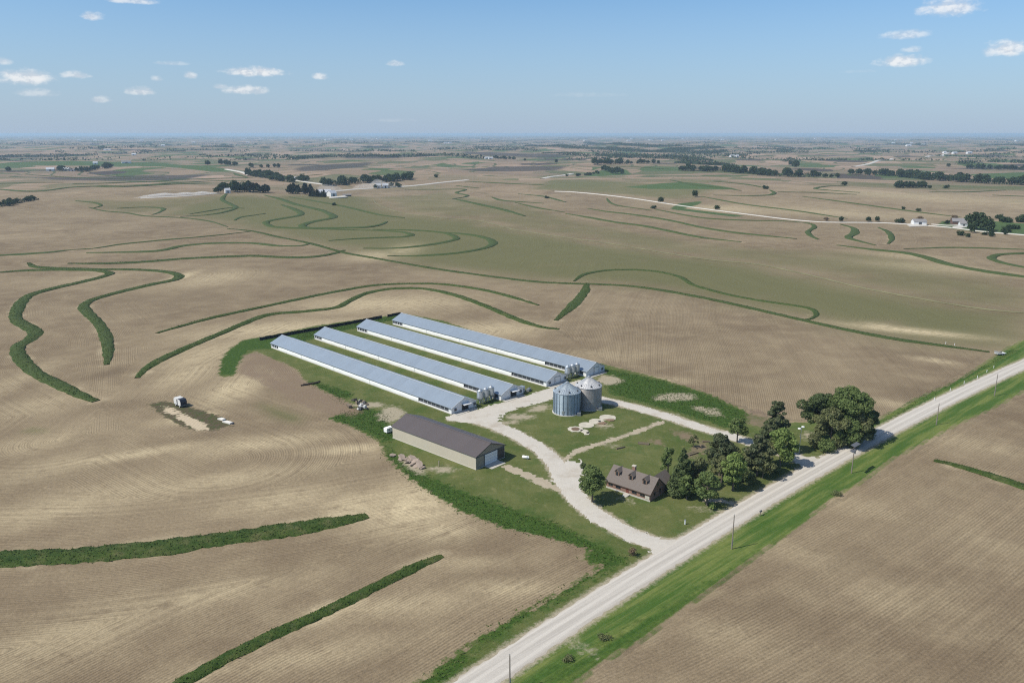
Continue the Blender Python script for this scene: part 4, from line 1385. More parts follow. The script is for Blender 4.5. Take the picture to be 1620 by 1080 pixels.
M_BRICK = kb.out(kb.mix(kb.math('MULTIPLY', kb.noise(kb.obj(), 0.8, 4), 0.5), br.outputs['Color'], (0.31, 0.17, 0.115)), 0.9)
ks = N('asphalt_shingles')
xy = ks.sep(ks.obj())
cb = ks.n('ShaderNodeCombineXYZ')
ks.put(cb.inputs[0], ks.math('MULTIPLY', xy[0], 2.2))
ks.put(cb.inputs[1], ks.math('FLOOR', ks.math('MULTIPLY', xy[2], 4.5)))
ks.put(cb.inputs[2], ks.math('MULTIPLY', xy[1], 2.2))
M_SHIN = ks.out(ks.mix(ks.noise(cb.outputs[0], 1.3, 3, 0.7), (0.118, 0.098, 0.086), (0.205, 0.178, 0.160)), 0.95)
M_GLASS = plain('window_glass', (0.02, 0.024, 0.03), 0.12, spec=0.6, var=0.3)
M_FRAME = plain('brown_window_frame', (0.11, 0.075, 0.055), 0.6)
M_BROWN = plain('brown_siding', (0.20, 0.135, 0.10), 0.8, var=0.2)
M_DOORR = plain('red_brown_door', (0.16, 0.055, 0.04), 0.5)
ho = thing('brick_house', 'red brick house with a grey shingle roof, three dormers and a chimney', 'house', h0, ang(HD))
wl = MB()
T = 0.25
wl.box(0, HL, 0, T, 0.0, HE).box(0, HL, HW - T, HW, 0.0, HE)
g = [(T, 0.0), (HW - T, 0.0), (HW - T, HE), (HW / 2, HE + HR - 0.15), (T, HE)]
wl.prism(g, 0, 0.0, T).prism(g, 0, HL - T, HL)
wl.build('wall', M_BRICK, ho)
MB().box(-0.06, HL + 0.06, -0.08, 0.0, -0.1, 0.45).build('foundation', M_CONC, ho)
ov = 0.4
zz = HE - ov * HR / (HW / 2)
rf = MB()
for e0 in (-ov, HW + ov):
    rf.prism([(e0, zz), (HW / 2, HE + HR), (HW / 2, HE + HR + 0.16), (e0, zz + 0.16)], 0, -0.25, HL + 0.25)
rf = rf.build('roof', M_SHIN, ho)
fa = MB()
for e0 in (-ov - 0.02, HW + ov + 0.02):
    for xx in (-0.29, HL + 0.251):
        fa.prism([(e0, zz - 0.08), (HW / 2, HE + HR - 0.06), (HW / 2, HE + HR + 0.17), (e0, zz + 0.15)], 0, xx, xx + 0.04)
fa.box(-0.25, HL + 0.25, -ov - 0.06, -ov - 0.01, zz - 0.06, zz + 0.13)
fa.build('fascia', M_FRAME, rf)
slope = HR / (HW / 2)
for k, fx in enumerate((0.17, 0.485, 0.80)):
    cx_ = HL * fx
    yf = HW * 0.20
    z0 = HE + yf * slope + 0.1
    wz = 1.45
    d = MB().box(cx_ - 0.72, cx_ + 0.72, yf, yf + 0.12, z0 - 0.3, z0 + wz)
    yb = (z0 + wz - HE) / slope
    for s in (-0.72, 0.66):
        d.prism([(yf + 0.12, z0 - 0.2), (yb, z0 + wz), (yf + 0.12, z0 + wz)], 0, cx_ + s, cx_ + s + 0.06)
    pkh = 0.8
    d.prism([(cx_ - 0.72, z0 + wz), (cx_ + 0.72, z0 + wz), (cx_, z0 + wz + pkh - 0.08)], 1, yf, yf + 0.12)
    do = d.build('dormer', M_BROWN, rf)
    yr = (z0 + wz + pkh - HE) / slope
    r2 = MB()
    for s in (-1, 1):
        A = (cx_ + s * 0.98, yf - 0.25, z0 + wz - 0.22)
        B = (cx_, yf - 0.25, z0 + wz + pkh)
        C_ = (cx_, yr + 0.2, z0 + wz + pkh)
        D_ = (cx_ + s * 0.98, yb + 0.0, z0 + wz - 0.22)
        dn = (0, 0, -0.1)
        vs = [A, B, C_, D_] + [tuple(a + b for a, b in zip(q, dn)) for q in (A, B, C_, D_)]
        r2.add(vs, [(0, 1, 2, 3), (7, 6, 5, 4), (0, 4, 5, 1), (1, 5, 6, 2), (2, 6, 7, 3), (3, 7, 4, 0)])
    r2.build('dormer_roof', M_SHIN, rf)
    MB().box(cx_ - 0.36, cx_ + 0.36, yf - 0.04, yf - 0.003, z0 + 0.15, z0 + wz - 0.05).build('dormer_window', M_GLASS, rf)
ch = MB().box(HL * 0.40, HL * 0.40 + 1.0, HW * 0.53, HW * 0.53 + 0.75, HE + HR * 0.6, HE + HR + 1.15).build('chimney', M_BRICK, rf)
MB().box(HL * 0.40 - 0.1, HL * 0.40 + 1.1, HW * 0.53 - 0.1, HW * 0.53 + 0.85, HE + HR + 1.15, HE + HR + 1.42).build('chimney_cap', M_PAD, rf)
for fx, w_, z_0, z_1 in ((0.10, 0.75, 1.0, 2.1), (0.275, 0.85, 0.9, 2.1), (0.645, 0.8, 0.9, 2.1), (0.83, 0.8, 0.9, 2.1)):
    w = MB().box(HL * fx - w_, HL * fx + w_, -0.06, -0.004, z_0, z_1).build('window', M_FRAME, ho)
    MB().box(HL * fx - w_ + 0.12, HL * fx - 0.05, -0.075, -0.062, z_0 + 0.1, z_1 - 0.1).box(HL * fx + 0.05, HL * fx + w_ - 0.12, -0.075, -0.062, z_0 + 0.1, z_1 - 0.1).build('pane', M_GLASS, w)
MB().box(HL * 0.89, HL * 0.985, -0.10, -0.008, 0.6, 1.6).build('white_panel', M_PAD, ho)
dr = MB().box(HL * 0.455, HL * 0.455 + 1.0, -0.05, -0.004, 0.35, 2.3).build('front_door', M_DOORR, ho)
MB().box(HL * 0.455 + 0.82, HL * 0.455 + 0.9, -0.09, -0.055, 1.2, 1.3).build('handle', M_GALV, dr)
MB().box(HL * 0.44, HL * 0.44 + 1.7, -1.5, -0.1, -0.1, 0.32).build('porch', M_CONC, ho)
MB().box(HL * 0.46, HL * 0.46 + 1.3, -1.95, -1.5, -0.1, 0.16).build('porch_step', M_CONC, ho)
for z_0, fy in ((1.0, 0.3), (1.0, 0.68), (3.4, 0.5)):
    w = MB().box(HL + 0.004, HL + 0.06, HW * fy - 0.5, HW * fy + 0.5, z_0, z_0 + 1.15).build('window', M_FRAME, ho)
    MB().box(HL + 0.062, HL + 0.075, HW * fy - 0.38, HW * fy + 0.38, z_0 + 0.1, z_0 + 1.05).build('pane', M_GLASS, w)
# rear wing
wx0, wx1, wy1 = HL * 0.66, HL * 0.985, HW + 4.6
wr = 2.35
wg = [(wx0 + T, 0), (wx1 - T, 0), (wx1 - T, HE), ((wx0 + wx1) / 2, HE + wr - 0.1), (wx0 + T, HE)]
MB().box(wx0, wx0 + T, HW, wy1, 0, HE).box(wx1 - T, wx1, HW, wy1, 0, HE).prism(wg, 1, wy1 - T, wy1).build('rear_wing', M_BRICK, ho)
r3 = MB()
for e0 in (wx0 - 0.35, wx1 + 0.35):
    zz2 = HE - 0.35 * wr / ((wx1 - wx0) / 2)
    r3.prism([(e0, zz2), ((wx0 + wx1) / 2, HE + wr), ((wx0 + wx1) / 2, HE + wr + 0.14), (e0, zz2 + 0.14)], 1, HW * 0.72, wy1 + 0.3)
r3.build('rear_roof', M_SHIN, ho)


# ------------------------------------------------------------------ fences, poles, small things about the yard
def run(u0, v0, u1, v1):
    a_, b_ = G(u0, v0), G(u1, v1)
    return a_, b_, float(np.linalg.norm(b_ - a_)), ang(b_ - a_)


M_SILT = plain('black_fence_fabric', (0.014, 0.014, 0.015), 0.9, var=0.3)
for (u0, v0, u1, v1), lb, ht in (((411, 538.5, 604, 503.5), 'long low black fabric fence behind the far ends of the barns', 1.7), ((613, 501.5, 634, 497.5), 'short length of black fabric fence beside the gap, behind the end barn', 1.6)):
    a_, b_, L, rz = run(u0, v0, u1, v1)
    t = thing('black_fence', lb, 'fence', a_, rz)
    n = max(2, int(L / 3))
    pn = MB()
    prev = None
    for i in range(n):
        x0, x1 = L * i / n, L * (i + 1) / n
        j = 0.25 * random.random()
        pn.add([(x0, -0.2, 0), (x1, -0.2, 0), (x1, 0.0, ht - j), (x0, 0.0, ht - j * 0.6), (x0, 0.25, 0), (x1, 0.25, 0), (x1, 0.05, ht - j), (x0, 0.05, ht - j * 0.6)], [(0, 1, 2, 3), (5, 4, 7, 6), (3, 2, 6, 7), (0, 3, 7, 4), (1, 5, 6, 2)])
    pn.build('fabric', M_SILT, t)
    for i in range(0, n + 1, 8):
        MB().tube((L * i / n, -0.3, 0), (L * i / n, -0.05, ht + 0.5), 0.07, n=6).build('post', M_WOOD, t)


def pole(p, h, label, kind=0, rz=0.0):
    t = thing('utility_pole', label, 'utility pole', p, rz, 'wooden poles along the gravel road')
    MB().tube((0, 0, -0.2), (0, 0, h), 0.17, 0.11, 10).build('pole', M_POLE, t)
    if kind == 0:
        MB().tube((0, 0, h), (0, 0, h + 0.28), 0.05, 0.08, 8).build('insulator', M_GREY, t)
        MB().tube((0.2, 0, h * 0.1), (0.165, 0, h * 0.35), 0.035, n=6).build('conduit', M_TRIM, t)
    else:
        MB().box(-1.1, 1.1, -0.07, 0.07, h - 0.5, h - 0.36).build('crossarm', M_WOOD, t)
        for sx, sy, z0 in ((1.35, 0.3, h + 0.05), (-1.5, -0.4, h - 0.9)):
            w_, d_ = (1.9, 0.65) if sx > 0 else (1.35, 0.5)
            MB().add([(sx - w_, sy - d_, z0), (sx + w_, sy - d_, z0), (sx + w_, sy + d_, z0 + 0.35), (sx - w_, sy + d_, z0 + 0.35), (sx - w_, sy - d_, z0 - 0.1), (sx + w_, sy - d_, z0 - 0.1), (sx + w_, sy + d_, z0 + 0.25), (sx - w_, sy + d_, z0 + 0.25)],
                     [(0, 1, 2, 3), (7, 6, 5, 4), (0, 4, 5, 1), (1, 5, 6, 2), (2, 6, 7, 3), (3, 7, 4, 0)]).build('grey_panel', plain('dark_grey_panel', (0.12, 0.125, 0.135), 0.5), t)
        MB().tube((0, -0.32, h - 2.2), (0, -0.32, h - 1.2), 0.24, n=10).build('transformer', M_GREY, t)
    return t


rdz = ang(RD)
for (u, v, vt), lb, kd in (((806.5, 1092, 1036), 'wooden utility pole at the bottom edge of the photo beside the gravel road', 0),
                           ((1157.5, 868, 815), 'wooden utility pole in the bright verge opposite the house trees', 0),
                           ((1347, 748, 706), 'utility pole with dark grey panels and crossarm at its top', 1),
                           ((1481, 672, 639), 'wooden utility pole opposite the big bare field corner, next beyond the panelled pole', 0),
                           ((1573, 626, 592), 'farthest wooden utility pole along the gravel road', 0)):
    p = G(u, v)
    pole(p, zat(vt, p), lb, kd, rdz if kd else 0)

p = G(1264, 716)
hh = zat(676, p)
t = thing('yard_light', 'tall yard light pole with two white lamp heads by the farm entrance', 'yard light', p, rdz)
MB().tube((0, 0, -0.1), (0, 0, hh), 0.13, 0.09, 10).build('pole', M_GALV, t)
MB().box(-1.3, 1.3, -0.05, 0.05, hh - 0.12, hh).build('arm', M_GALV, t)
for sx in (-1.3, 1.0):
    MB().lathe([(0.1, hh + 0.25), (0.5, hh + 0.1), (0.55, hh - 0.1), (0.2, hh - 0.16)], 14, sx, 0).build('lamp_head', M_TRIM, t)

# slabs of broken concrete beside the shed
for i, (u, v, s) in enumerate([(621.5, 720.5, 1.0), (636, 725, 1.1), (640, 727.5, 0.9), (646, 726, 0.7), (649, 730, 1.2), (653, 728, 1.25), (656.5, 733, 1.1), (660, 732, 0.9), (664, 738, 1.2), (667, 741, 0.8), (645, 731.5, 0.9), (652, 735, 0.9), (633, 728, 0.6), (658, 738, 0.8)]):
    p = G(u, v)
    n = random.randint(5, 7)
    ol = [(1.5 * s * (0.7 + 0.5 * random.random()) * math.cos(2 * math.pi * k / n), 1.0 * s * (0.7 + 0.5 * random.random()) * math.sin(2 * math.pi * k / n)) for k in range(n)]
    o = MB().prism(ol, 2, -0.15, 0.22).build('concrete_chunk', M_CHUNK if i else (globals().__setitem__('M_CHUNK', plain('pinkish_concrete', (0.36, 0.29, 0.235), 0.95, var=0.35, scale=0.7, bump=0.04)) or M_CHUNK))
    o.location = (p[0], p[1], 0.15 + 0.35 * random.random() + (0.5 if 4 < i < 9 else 0))
    o.rotation_euler = (random.uniform(-0.4, 0.4), random.uniform(-0.4, 0.4), random.random() * 6)
    tag(o, 'slab of broken pinkish concrete in the heap along the tan shed', 'concrete chunk', 'broken concrete heap by the shed')
# scrap heap between barn and shed
MS = [plain('scrap_white', (0.62, 0.62, 0.6), 0.7), plain('scrap_dark', (0.06, 0.055, 0.05), 0.8), plain('scrap_grey', (0.28, 0.26, 0.23), 0.8), plain('scrap_wood', (0.20, 0.16, 0.12), 0.9)]
for i in range(30):
    u, v = 568 + random.gauss(0, 6), 641 + random.gauss(0, 4)
    if i < 9:
        u, v = 572 + random.gauss(0, 3.5), 645 + random.gauss(0, 1.8)
    p = G(u, v)
    mi = 0 if i < 7 else random.choice((1, 1, 2, 3))
    lx, ly, lz = random.uniform(0.4, 1.3), random.uniform(0.25, 0.6), random.uniform(0.12, 0.5)
    o = MB().prism([(-lx, -ly), (lx * 0.8, -ly * 1.1), (lx, ly * 0.7), (-lx * 0.5, ly)], 2, -lz, lz).build('scrap_piece', MS[mi])
    o.location = (p[0], p[1], lz + 0.5 * random.random())
    o.rotation_euler = (random.uniform(-0.6, 0.6), random.uniform(-0.6, 0.6), random.random() * 6)
    tag(o, ('white piece of scrap' if mi == 0 else 'dark or weathered piece of scrap') + ' in the junk heap left of the shed', 'scrap', 'junk heap beside the barn')
# dark logs
for i in range(6):
    p = G(482 + 4 * i, 609.5 - 0.8 * i)
    o = MB().tube((-1.6, 0, 0), (1.6, random.uniform(-.3, .3), 0.1), 0.32, 0.26, 9).build('log', M_WOODD if i else (globals().__setitem__('M_WOODD', plain('black_bark', (0.045, 0.036, 0.03), 0.95, var=0.4, scale=2)) or M_WOODD))
    o.location = (p[0], p[1], 0.3)
    o.rotation_euler = (0, 0, random.uniform(0.2, 0.9))
    tag(o, 'dark log lying in the row at the end of the brown plot', 'log', 'logs at the edge of the brown plot')
# white slabs by the weedy pit
for (u, v), lb in (((351, 663.5), 'smaller white slab at the tip of the weedy pit'), ((361, 668.5), 'longer white slab with a dark end at the tip of the weedy pit')):
    p = G(u, v)
    t = thing('white_slab', lb, 'slab', p, -0.5)
    L = 1.5 if 'smaller' in lb else 2.2
    MB().prism([(-L, -0.7), (L * 0.8, -0.8), (L, 0.5), (-L * 0.6, 0.8)], 2, -0.1, 0.45).build('slab', M_PAD2 if 'longer' in lb else (globals().__setitem__('M_PAD2', plain('whitewashed_concrete', (0.72, 0.69, 0.63), 0.9, var=0.15)) or M_PAD2), t)
    if 'longer' in lb:
        MB().box(L * 0.85, L * 1.2, -0.5, 0.4, 0, 0.5).build('end_block', M_DARK, t)


def wheels(t, xs, ys, r, w=0.22):
    for x in xs:
        for y in ys:
            q = MB().tube((x, y - w / 2, r), (x, y + w / 2, r), r, n=16).build('wheel', M_BLACK, t)
            MB().tube((x, y - w / 2 - 0.02, r), (x, y + w / 2 + 0.02, r), r * 0.5, n=12).build('rim', M_TRIM, q)


# white and black box trailer by the pit
p = G(286, 642)
t = thing('box_trailer', 'white and black box trailer standing at the edge of the weedy pit', 'trailer', p, math.radians(-40))
b_ = MB().prism([(-2.5, 0.8), (2.3, 0.8), (2.5, 2.2), (2.0, 3.1), (-2.2, 3.3), (-2.6, 2.4)], 1, -1.25, 1.25).build('body', MS[0], t)
MB().box(-0.35, 0.35, -1.30, -1.255, 0.85, 3.0).build('black_band', M_DARK, b_)
MB().prism([(0.36, 0.83), (2.34, 0.83), (2.56, 2.2), (2.05, 3.16), (0.36, 3.24)], 1, -1.22, 1.3).build('dark_end', M_NAVY if 0 else plain('dark_tarp', (0.035, 0.04, 0.055), 0.6), t)
MB().box(-2.2, 2.2, -0.9, 0.9, 0.55, 0.78).build('chassis', M_GREY, t)
MB().tube((-2.3, 0, 0.65), (-3.6, 0, 0.5), 0.07).build('drawbar', M_GREY, t)
wheels(t, (-1.4, 1.4), (-1.1, 1.1), 0.42)

# white camper behind the shed
p = G(615.5, 683.5)
t = thing('camper_trailer', 'white camper trailer parked at the back end of the tan shed', 'trailer', p, ang(SD) + math.pi / 2)
b_ = MB().prism([(-2.2, 0.6), (2.0, 0.6), (2.5, 1.3), (2.2, 2.5), (1.8, 2.7), (-2.0, 2.7), (-2.3, 2.3)], 1, -1.15, 1.15).build('body', M_TARP, t)
MB().box(-1.2, -0.3, -1.17, -1.152, 1.5, 2.1).build('window', M_GLASS, t)
MB().box(0.6, 1.3, -1.18, -1.153, 0.65, 2.3).build('door', M_TRIM, t)
MB().box(-1.6, 1.6, -0.4, 0.4, 2.7, 2.85).build('roof_hatch', M_TARP, t)
wheels(t, (-0.2,), (-1.0, 1.0), 0.4)
t.scale = (0.72, 0.72, 0.72)

# white fuel tank by the shed apron
p = G(831.5, 725.5)
t = thing('fuel_tank', 'small white fuel tank on a cradle in the grass between shed and driveway', 'tank', p, -0.35)
MB().tube((-1.3, 0, 0.85), (1.3, 0, 0.85), 0.6, n=18).tube((1.3, 0, 0.85), (1.55, 0, 0.85), 0.6, 0.3, 18).tube((-1.3, 0, 0.85), (-1.55, 0, 0.85), 0.6, 0.3, 18).build('shell', M_TARP, t, True)
for x in (-0.9, 0.9):
    MB().box(x - 0.1, x + 0.1, -0.5, 0.5, 0, 0.45).build('cradle', M_GREY, t)
MB().tube((0, 0, 1.4), (0, 0, 1.65), 0.16, n=10).build('filler_cap', M_DARK, t)
t.scale = (0.75, 0.75, 0.75)

# white utility box and grey tank beside the second barn
p = G(825.5, 619)
t = thing('utility_box', 'pale square equipment box at the far corner of the awning barn', 'box', p, BRZ)
MB().box(-0.9, 0.9, -0.9, 0.9, 0, 2.1).build('body', M_TRIM, t)
MB().box(-0.98, 0.98, -0.98, 0.98, 2.1, 2.22).build('lid', M_GALV, t)
MB().box(-0.4, 0.4, -0.93, -0.905, 0.5, 1.5).build('grille', M_DARK, t)
p = G(836.5, 618.5)
t = thing('generator', 'grey generator on skids between two barns near the equipment box', 'generator', p, BRZ + 0.3)
MB().box(-1.2, 1.2, -0.55, 0.55, 0.25, 1.15).build('housing', M_GREY, t)
MB().box(-1.4, 1.4, -0.5, -0.3, 0, 0.25).box(-1.4, 1.4, 0.3, 0.5, 0, 0.25).build('skid', M_DARK, t)
MB().tube((0.7, 0, 1.15), (0.7, 0, 1.7), 0.1).build('exhaust', M_DARK, t)

# low white trailer at the field corner
p = G(1582, 561)
t = thing('flatbed_trailer', 'pale flatbed trailer parked in the grass at the corner of the bare field', 'trailer', p, math.radians(15))
MB().box(-2.4, 2.4, -1.1, 1.1, 0.75, 0.92).build('deck', M_TRIM, t)
MB().box(-2.4, -2.3, -1.1, 1.1, 0.92, 1.9).build('headboard', M_GALV, t)
MB().box(-1.2, 0.4, -0.6, 0.7, 0.92, 1.6).build('load', MS[2], t)
MB().tube((-2.4, 0, 0.7), (-3.8, 0, 0.45), 0.07).build('drawbar', M_GREY, t)
wheels(t, (0.4, 1.3), (-1.0, 1.0), 0.38)

# sign post, mailbox, lone post
p = G(1083.5, 829)
t = thing('marker_post', 'white marker post on the lawn near the road, right of the house', 'post', p)
MB().box(-0.14, 0.14, -0.14, 0.14, -0.1, 1.25).build('post', M_TRIM, t)
MB().box(-0.2, 0.2, -0.2, 0.2, 1.25, 1.33).build('cap', M_GALV, t)
p = G(1203, 815)
t = thing('mailbox', 'dark mailbox on a post at the far road edge opposite the house trees', 'mailbox', p, rdz)
MB().box(-0.06, 0.06, -0.06, 0.06, -0.1, 1.1).build('post', M_WOOD, t)
MB().prism([(-0.2, 1.1), (0.2, 1.1), (0.2, 1.38), (0.12, 1.5), (-0.12, 1.5), (-0.2, 1.38)], 0, -0.35, 0.35).build('box', M_DARK, t)
MB().box(0.1, 0.14, 0.21, 0.24, 1.25, 1.6).build('flag', M_GALV, t)
p = G(635.5, 737.5)
t = thing('wooden_post', 'pale wooden post standing alone by the straw-coloured spot along the shed', 'post', G(694.5, 737))
MB().tube((0, 0, -0.1), (0, 0, 1.7), 0.14, n=8).build('post', M_CHUNK, t)
MB().tube((0, 0, 1.7), (0, 0, 1.76), 0.17, n=8).build('cap', M_GREY, t)
for u, v in ((1572, 582), (1561, 589), (1546, 598.5), (1525, 607), (1503, 618.5), (1478, 633), (1496, 544), (1510, 546.5)):
    p = G(u, v)
    t = thing('fence_post', 'small white post in the grass edge of the bare field' if v > 550 else 'small white post on the grassy boundary above the bare field', 'post', p, 0, 'white posts in the verge grass' if v > 550 else 'white posts on the field boundary')
    MB().tube((0, 0, -0.1), (0, 0, 1.15), 0.11, n=6).build('post', M_TRIM, t)
    MB().tube((0, 0, 1.15), (0, 0, 1.25), 0.13, 0.05, n=6).build('cap', M_TRIM, t)
# raised wooden garden beds behind the house
for (u, v, L, W_, rz), lb in (((1018, 702, 3.6, 1.4, -0.25), 'grey wooden garden bed full of weeds behind the house'), ((982, 709, 3.4, 0.35, 0.5), 'narrow wooden edging beam lying in the lawn behind the house'), ((1096, 718, 4.2, 1.1, 0.6), 'long wooden raised bed at the tilled garden plot'), ((1117, 699, 2.6, 0.8, 0.05), 'dark plank pile at the tilled plot beside the trees')):
    p = G(u, v)
    t = thing('garden_bed', lb, 'garden bed', p, rz)
    MB().box(-L / 2, L / 2, -W_ / 2, -W_ / 2 + 0.12, 0, 0.4).box(-L / 2, L / 2, W_ / 2 - 0.12, W_ / 2, 0, 0.4).build('side_board', M_WOOD, t)
    MB().box(-L / 2, -L / 2 + 0.12, -W_ / 2 + 0.12, W_ / 2 - 0.12, 0, 0.38).box(L / 2 - 0.12, L / 2, -W_ / 2 + 0.12, W_ / 2 - 0.12, 0, 0.38).build('end_board', M_WOOD, t)
    if W_ > 0.5:
        MB().box(-L / 2 + 0.12, L / 2 - 0.12, -W_ / 2 + 0.12, W_ / 2 - 0.12, -0.05, 0.28).build('soil', plain('bed_soil', (0.14, 0.12, 0.075), 0.95, var=0.5, scale=2), t)

# ------------------------------------------------------------------ trees
def leaf_material(name, a, b, c):
    k = N(name)
    t = k.attr('tint')
    col = k.mix(t, a, b)
    col = k.mix(k.range(k.noise(k.obj(), 0.45, 3), 0.5, 0.75), col, c)
    return k.out(col, 0.7, 0, None, 0.25, trans=col)


ML = {'bright': leaf_material('bright_leaves', (0.150, 0.226, 0.062), (0.298, 0.378, 0.118), (0.218, 0.294, 0.087)),
      'mid': leaf_material('green_leaves', (0.099, 0.152, 0.049), (0.213, 0.272, 0.093), (0.154, 0.211, 0.068)),
      'dark': leaf_material('dark_leaves', (0.066, 0.100, 0.039), (0.145, 0.184, 0.071), (0.096, 0.133, 0.052)),
      'pine': leaf_material('pine_needles', (0.074, 0.102, 0.049), (0.162, 0.184, 0.091), (0.182, 0.173, 0.100)),
      'olive': leaf_material('olive_leaves', (0.115, 0.140, 0.059), (0.237, 0.253, 0.109), (0.205, 0.196, 0.093)),
      'brown': leaf_material('dry_twigs', (0.149, 0.109, 0.070), (0.281, 0.201, 0.123), (0.211, 0.157, 0.087)),
      'far': leaf_material('far_leaves', (0.026, 0.052, 0.018), (0.064, 0.094, 0.032), (0.046, 0.072, 0.024)),
      'farpine': leaf_material('far_needles', (0.013, 0.025, 0.014), (0.032, 0.045, 0.024), (0.022, 0.034, 0.018))}
M_BARK = plain('bark', (0.13, 0.105, 0.085), 0.95, var=0.4, scale=3)


def leaf_mesh(name, clumps, n, size, mat, seed, upbias=0.25, shell=0.62, flat=0.6):
    r = np.random.default_rng(seed)
    C = np.array([c[0] for c in clumps], float)
    R = np.array([c[1] for c in clumps], float)
    wt = (R[:, 0] * R[:, 1] * R[:, 2]) ** (2 / 3)
    ci = r.choice(len(C), n, p=wt / wt.sum())
    d = r.normal(size=(n, 3))
    d[:, 2] += upbias
    d /= np.linalg.norm(d, axis=1)[:, None]
    rad = shell + (1.08 - shell) * r.random(n) ** 0.6
    P = C[ci] + d * R[ci] * rad[:, None]
    nrm = d * 0.9 + r.normal(size=(n, 3)) * 0.55
    nrm[:, 2] += 0.15
    nrm /= np.linalg.norm(nrm, axis=1)[:, None]
    a = np.cross(nrm, r.normal(size=(n, 3)))
    a /= np.linalg.norm(a, axis=1)[:, None]
    b = np.cross(nrm, a)
    s = size * (0.6 + 0.8 * r.random(n))[:, None]
    v = np.stack([P - a * s, P - b * s * flat + nrm * s * 0.15, P + a * s * 0.9, P + b * s * flat + nrm * s * 0.1], 1).reshape(-1, 3)
    q = np.arange(4 * n).reshape(n, 4)
    me = grid_mesh(name, v, q)
    ct = r.random(len(C))
    attr(me, 'tint', np.repeat(np.clip(0.45 * ct[ci] + 0.55 * r.random(n), 0, 1), 4))
    me.materials.append(ML[mat])
    return me


def clumps_for(kind, h, r, rnd):
    """list of (centre, radii) of leaf masses, and limb ends"""
    out = []
    if kind == 'round':
        base = h * 0.2
        for i in range(34):
            t = rnd.random() ** 0.8
            z = base + (h - base) * (0.12 + 0.76 * t)
            prof = math.sin(math.pi * min(1, (0.18 + 0.82 * t) * 0.92)) ** 0.6
            a, rr = rnd.random() * 2 * math.pi, r * prof * (0.35 + 0.58 * rnd.random())
            s = r * (0.17 + 0.24 * rnd.random()) * (1.1 - 0.35 * t)
            out.append(((rr * math.cos(a), rr * math.sin(a), z), (s, s, s * 0.72)))
        out.append(((0, 0, h * 0.8), (r * 0.45, r * 0.45, h * 0.17)))
    elif kind == 'loose':
        base = h * 0.25
        for i in range(20):
            t = rnd.random()
            z = base + (h - base) * (0.08 + 0.84 * t)
            a, rr = rnd.random() * 2 * math.pi, r * (0.3 + 0.62 * rnd.random()) * (1 - 0.55 * t)
            s = r * (0.18 + 0.14 * rnd.random())
            out.append(((rr * math.cos(a), rr * math.sin(a), z), (s, s, s * 0.8)))
    elif kind == 'pine':
        for i in range(44):
            t = i / 43.0
            z = h * (0.24 + 0.70 * t)
            w = r * (0.95 - 0.35 * abs(t - 0.3)) * (1 - 0.6 * max(0, t - 0.55) / 0.45)
            a = i * 2.4 + rnd.random()
            rr = w * (0.25 + 0.65 * rnd.random())
            s = r * (0.18 + 0.18 * rnd.random()) * (1 - 0.25 * t)
            out.append(((rr * math.cos(a), rr * math.sin(a), z), (s, s, s * 0.55)))
    elif kind == 'spruce':
        for i in range(34):
            t = i / 33.0
            z = h * (0.08 + 0.88 * t)
            w = r * (1 - t) ** 0.85 + 0.25
            a = i * 2.4 + rnd.random()
            rr = w * 0.52
            s = w * 0.5
            out.append(((rr * math.cos(a), rr * math.sin(a), z), (s, s, s * 0.55 + 0.15)))
    elif kind == 'shrub':
        for i in range(11):
            a, rr = rnd.random() * 2 * math.pi, r * 0.62 * rnd.random() ** 0.5
            s = r * (0.32 + 0.2 * rnd.random())
            out.append(((rr * math.cos(a), rr * math.sin(a), h * (0.3 + 0.35 * rnd.random())), (s, s, h * 0.34)))
    return out


def make_tree(kind, p, h, r, n, size, mat, label, seed, group=None, name=None, cat=None):
    rnd = random.Random(seed)
    conif = kind in ('pine', 'spruce')
    t = thing(name or ('conifer' if conif else 'shrub' if kind == 'shrub' else 'broadleaf_tree'), label, cat or ('shrub' if kind == 'shrub' else 'tree'), p, rnd.random() * 6, group)
    cl = clumps_for(kind, h, r, rnd)
    link('foliage' if kind == 'shrub' else 'crown', leaf_mesh('crown', cl, n, size, mat, seed, shell=0.45 if kind in ('loose',) else 0.6), t)
    tk = MB()
    tr = max(0.07, h * (0.02 if kind != 'shrub' else 0.008))
    top = h * (0.93 if conif else 0.62 if kind != 'shrub' else 0.3)
    lean = (rnd.uniform(-0.03, 0.03) * h, rnd.uniform(-0.03, 0.03) * h)
    tk.tube((0, 0, -0.15), (lean[0] * 0.4, lean[1] * 0.4, top * 0.4), tr * 1.25, tr, 9)
    tk.tube((lean[0] * 0.4, lean[1] * 0.4, top * 0.4), (lean[0], lean[1], top), tr, tr * 0.35, 9)
    for c, rad in cl[:: (2 if len(cl) > 14 else 1)]:
        z0 = max(top * 0.25, min(top * 0.95, c[2] - 0.35 * math.hypot(c[0], c[1]) - 0.2))
        f = z0 / max(top, 0.1)
        tk.tube((lean[0] * f, lean[1] * f, z0), (c[0] * 0.92, c[1] * 0.92, c[2]), tr * 0.42, tr * 0.1, 6)
    tk.build('trunk' if kind != 'shrub' else 'stems', M_BARK, t)
    return t


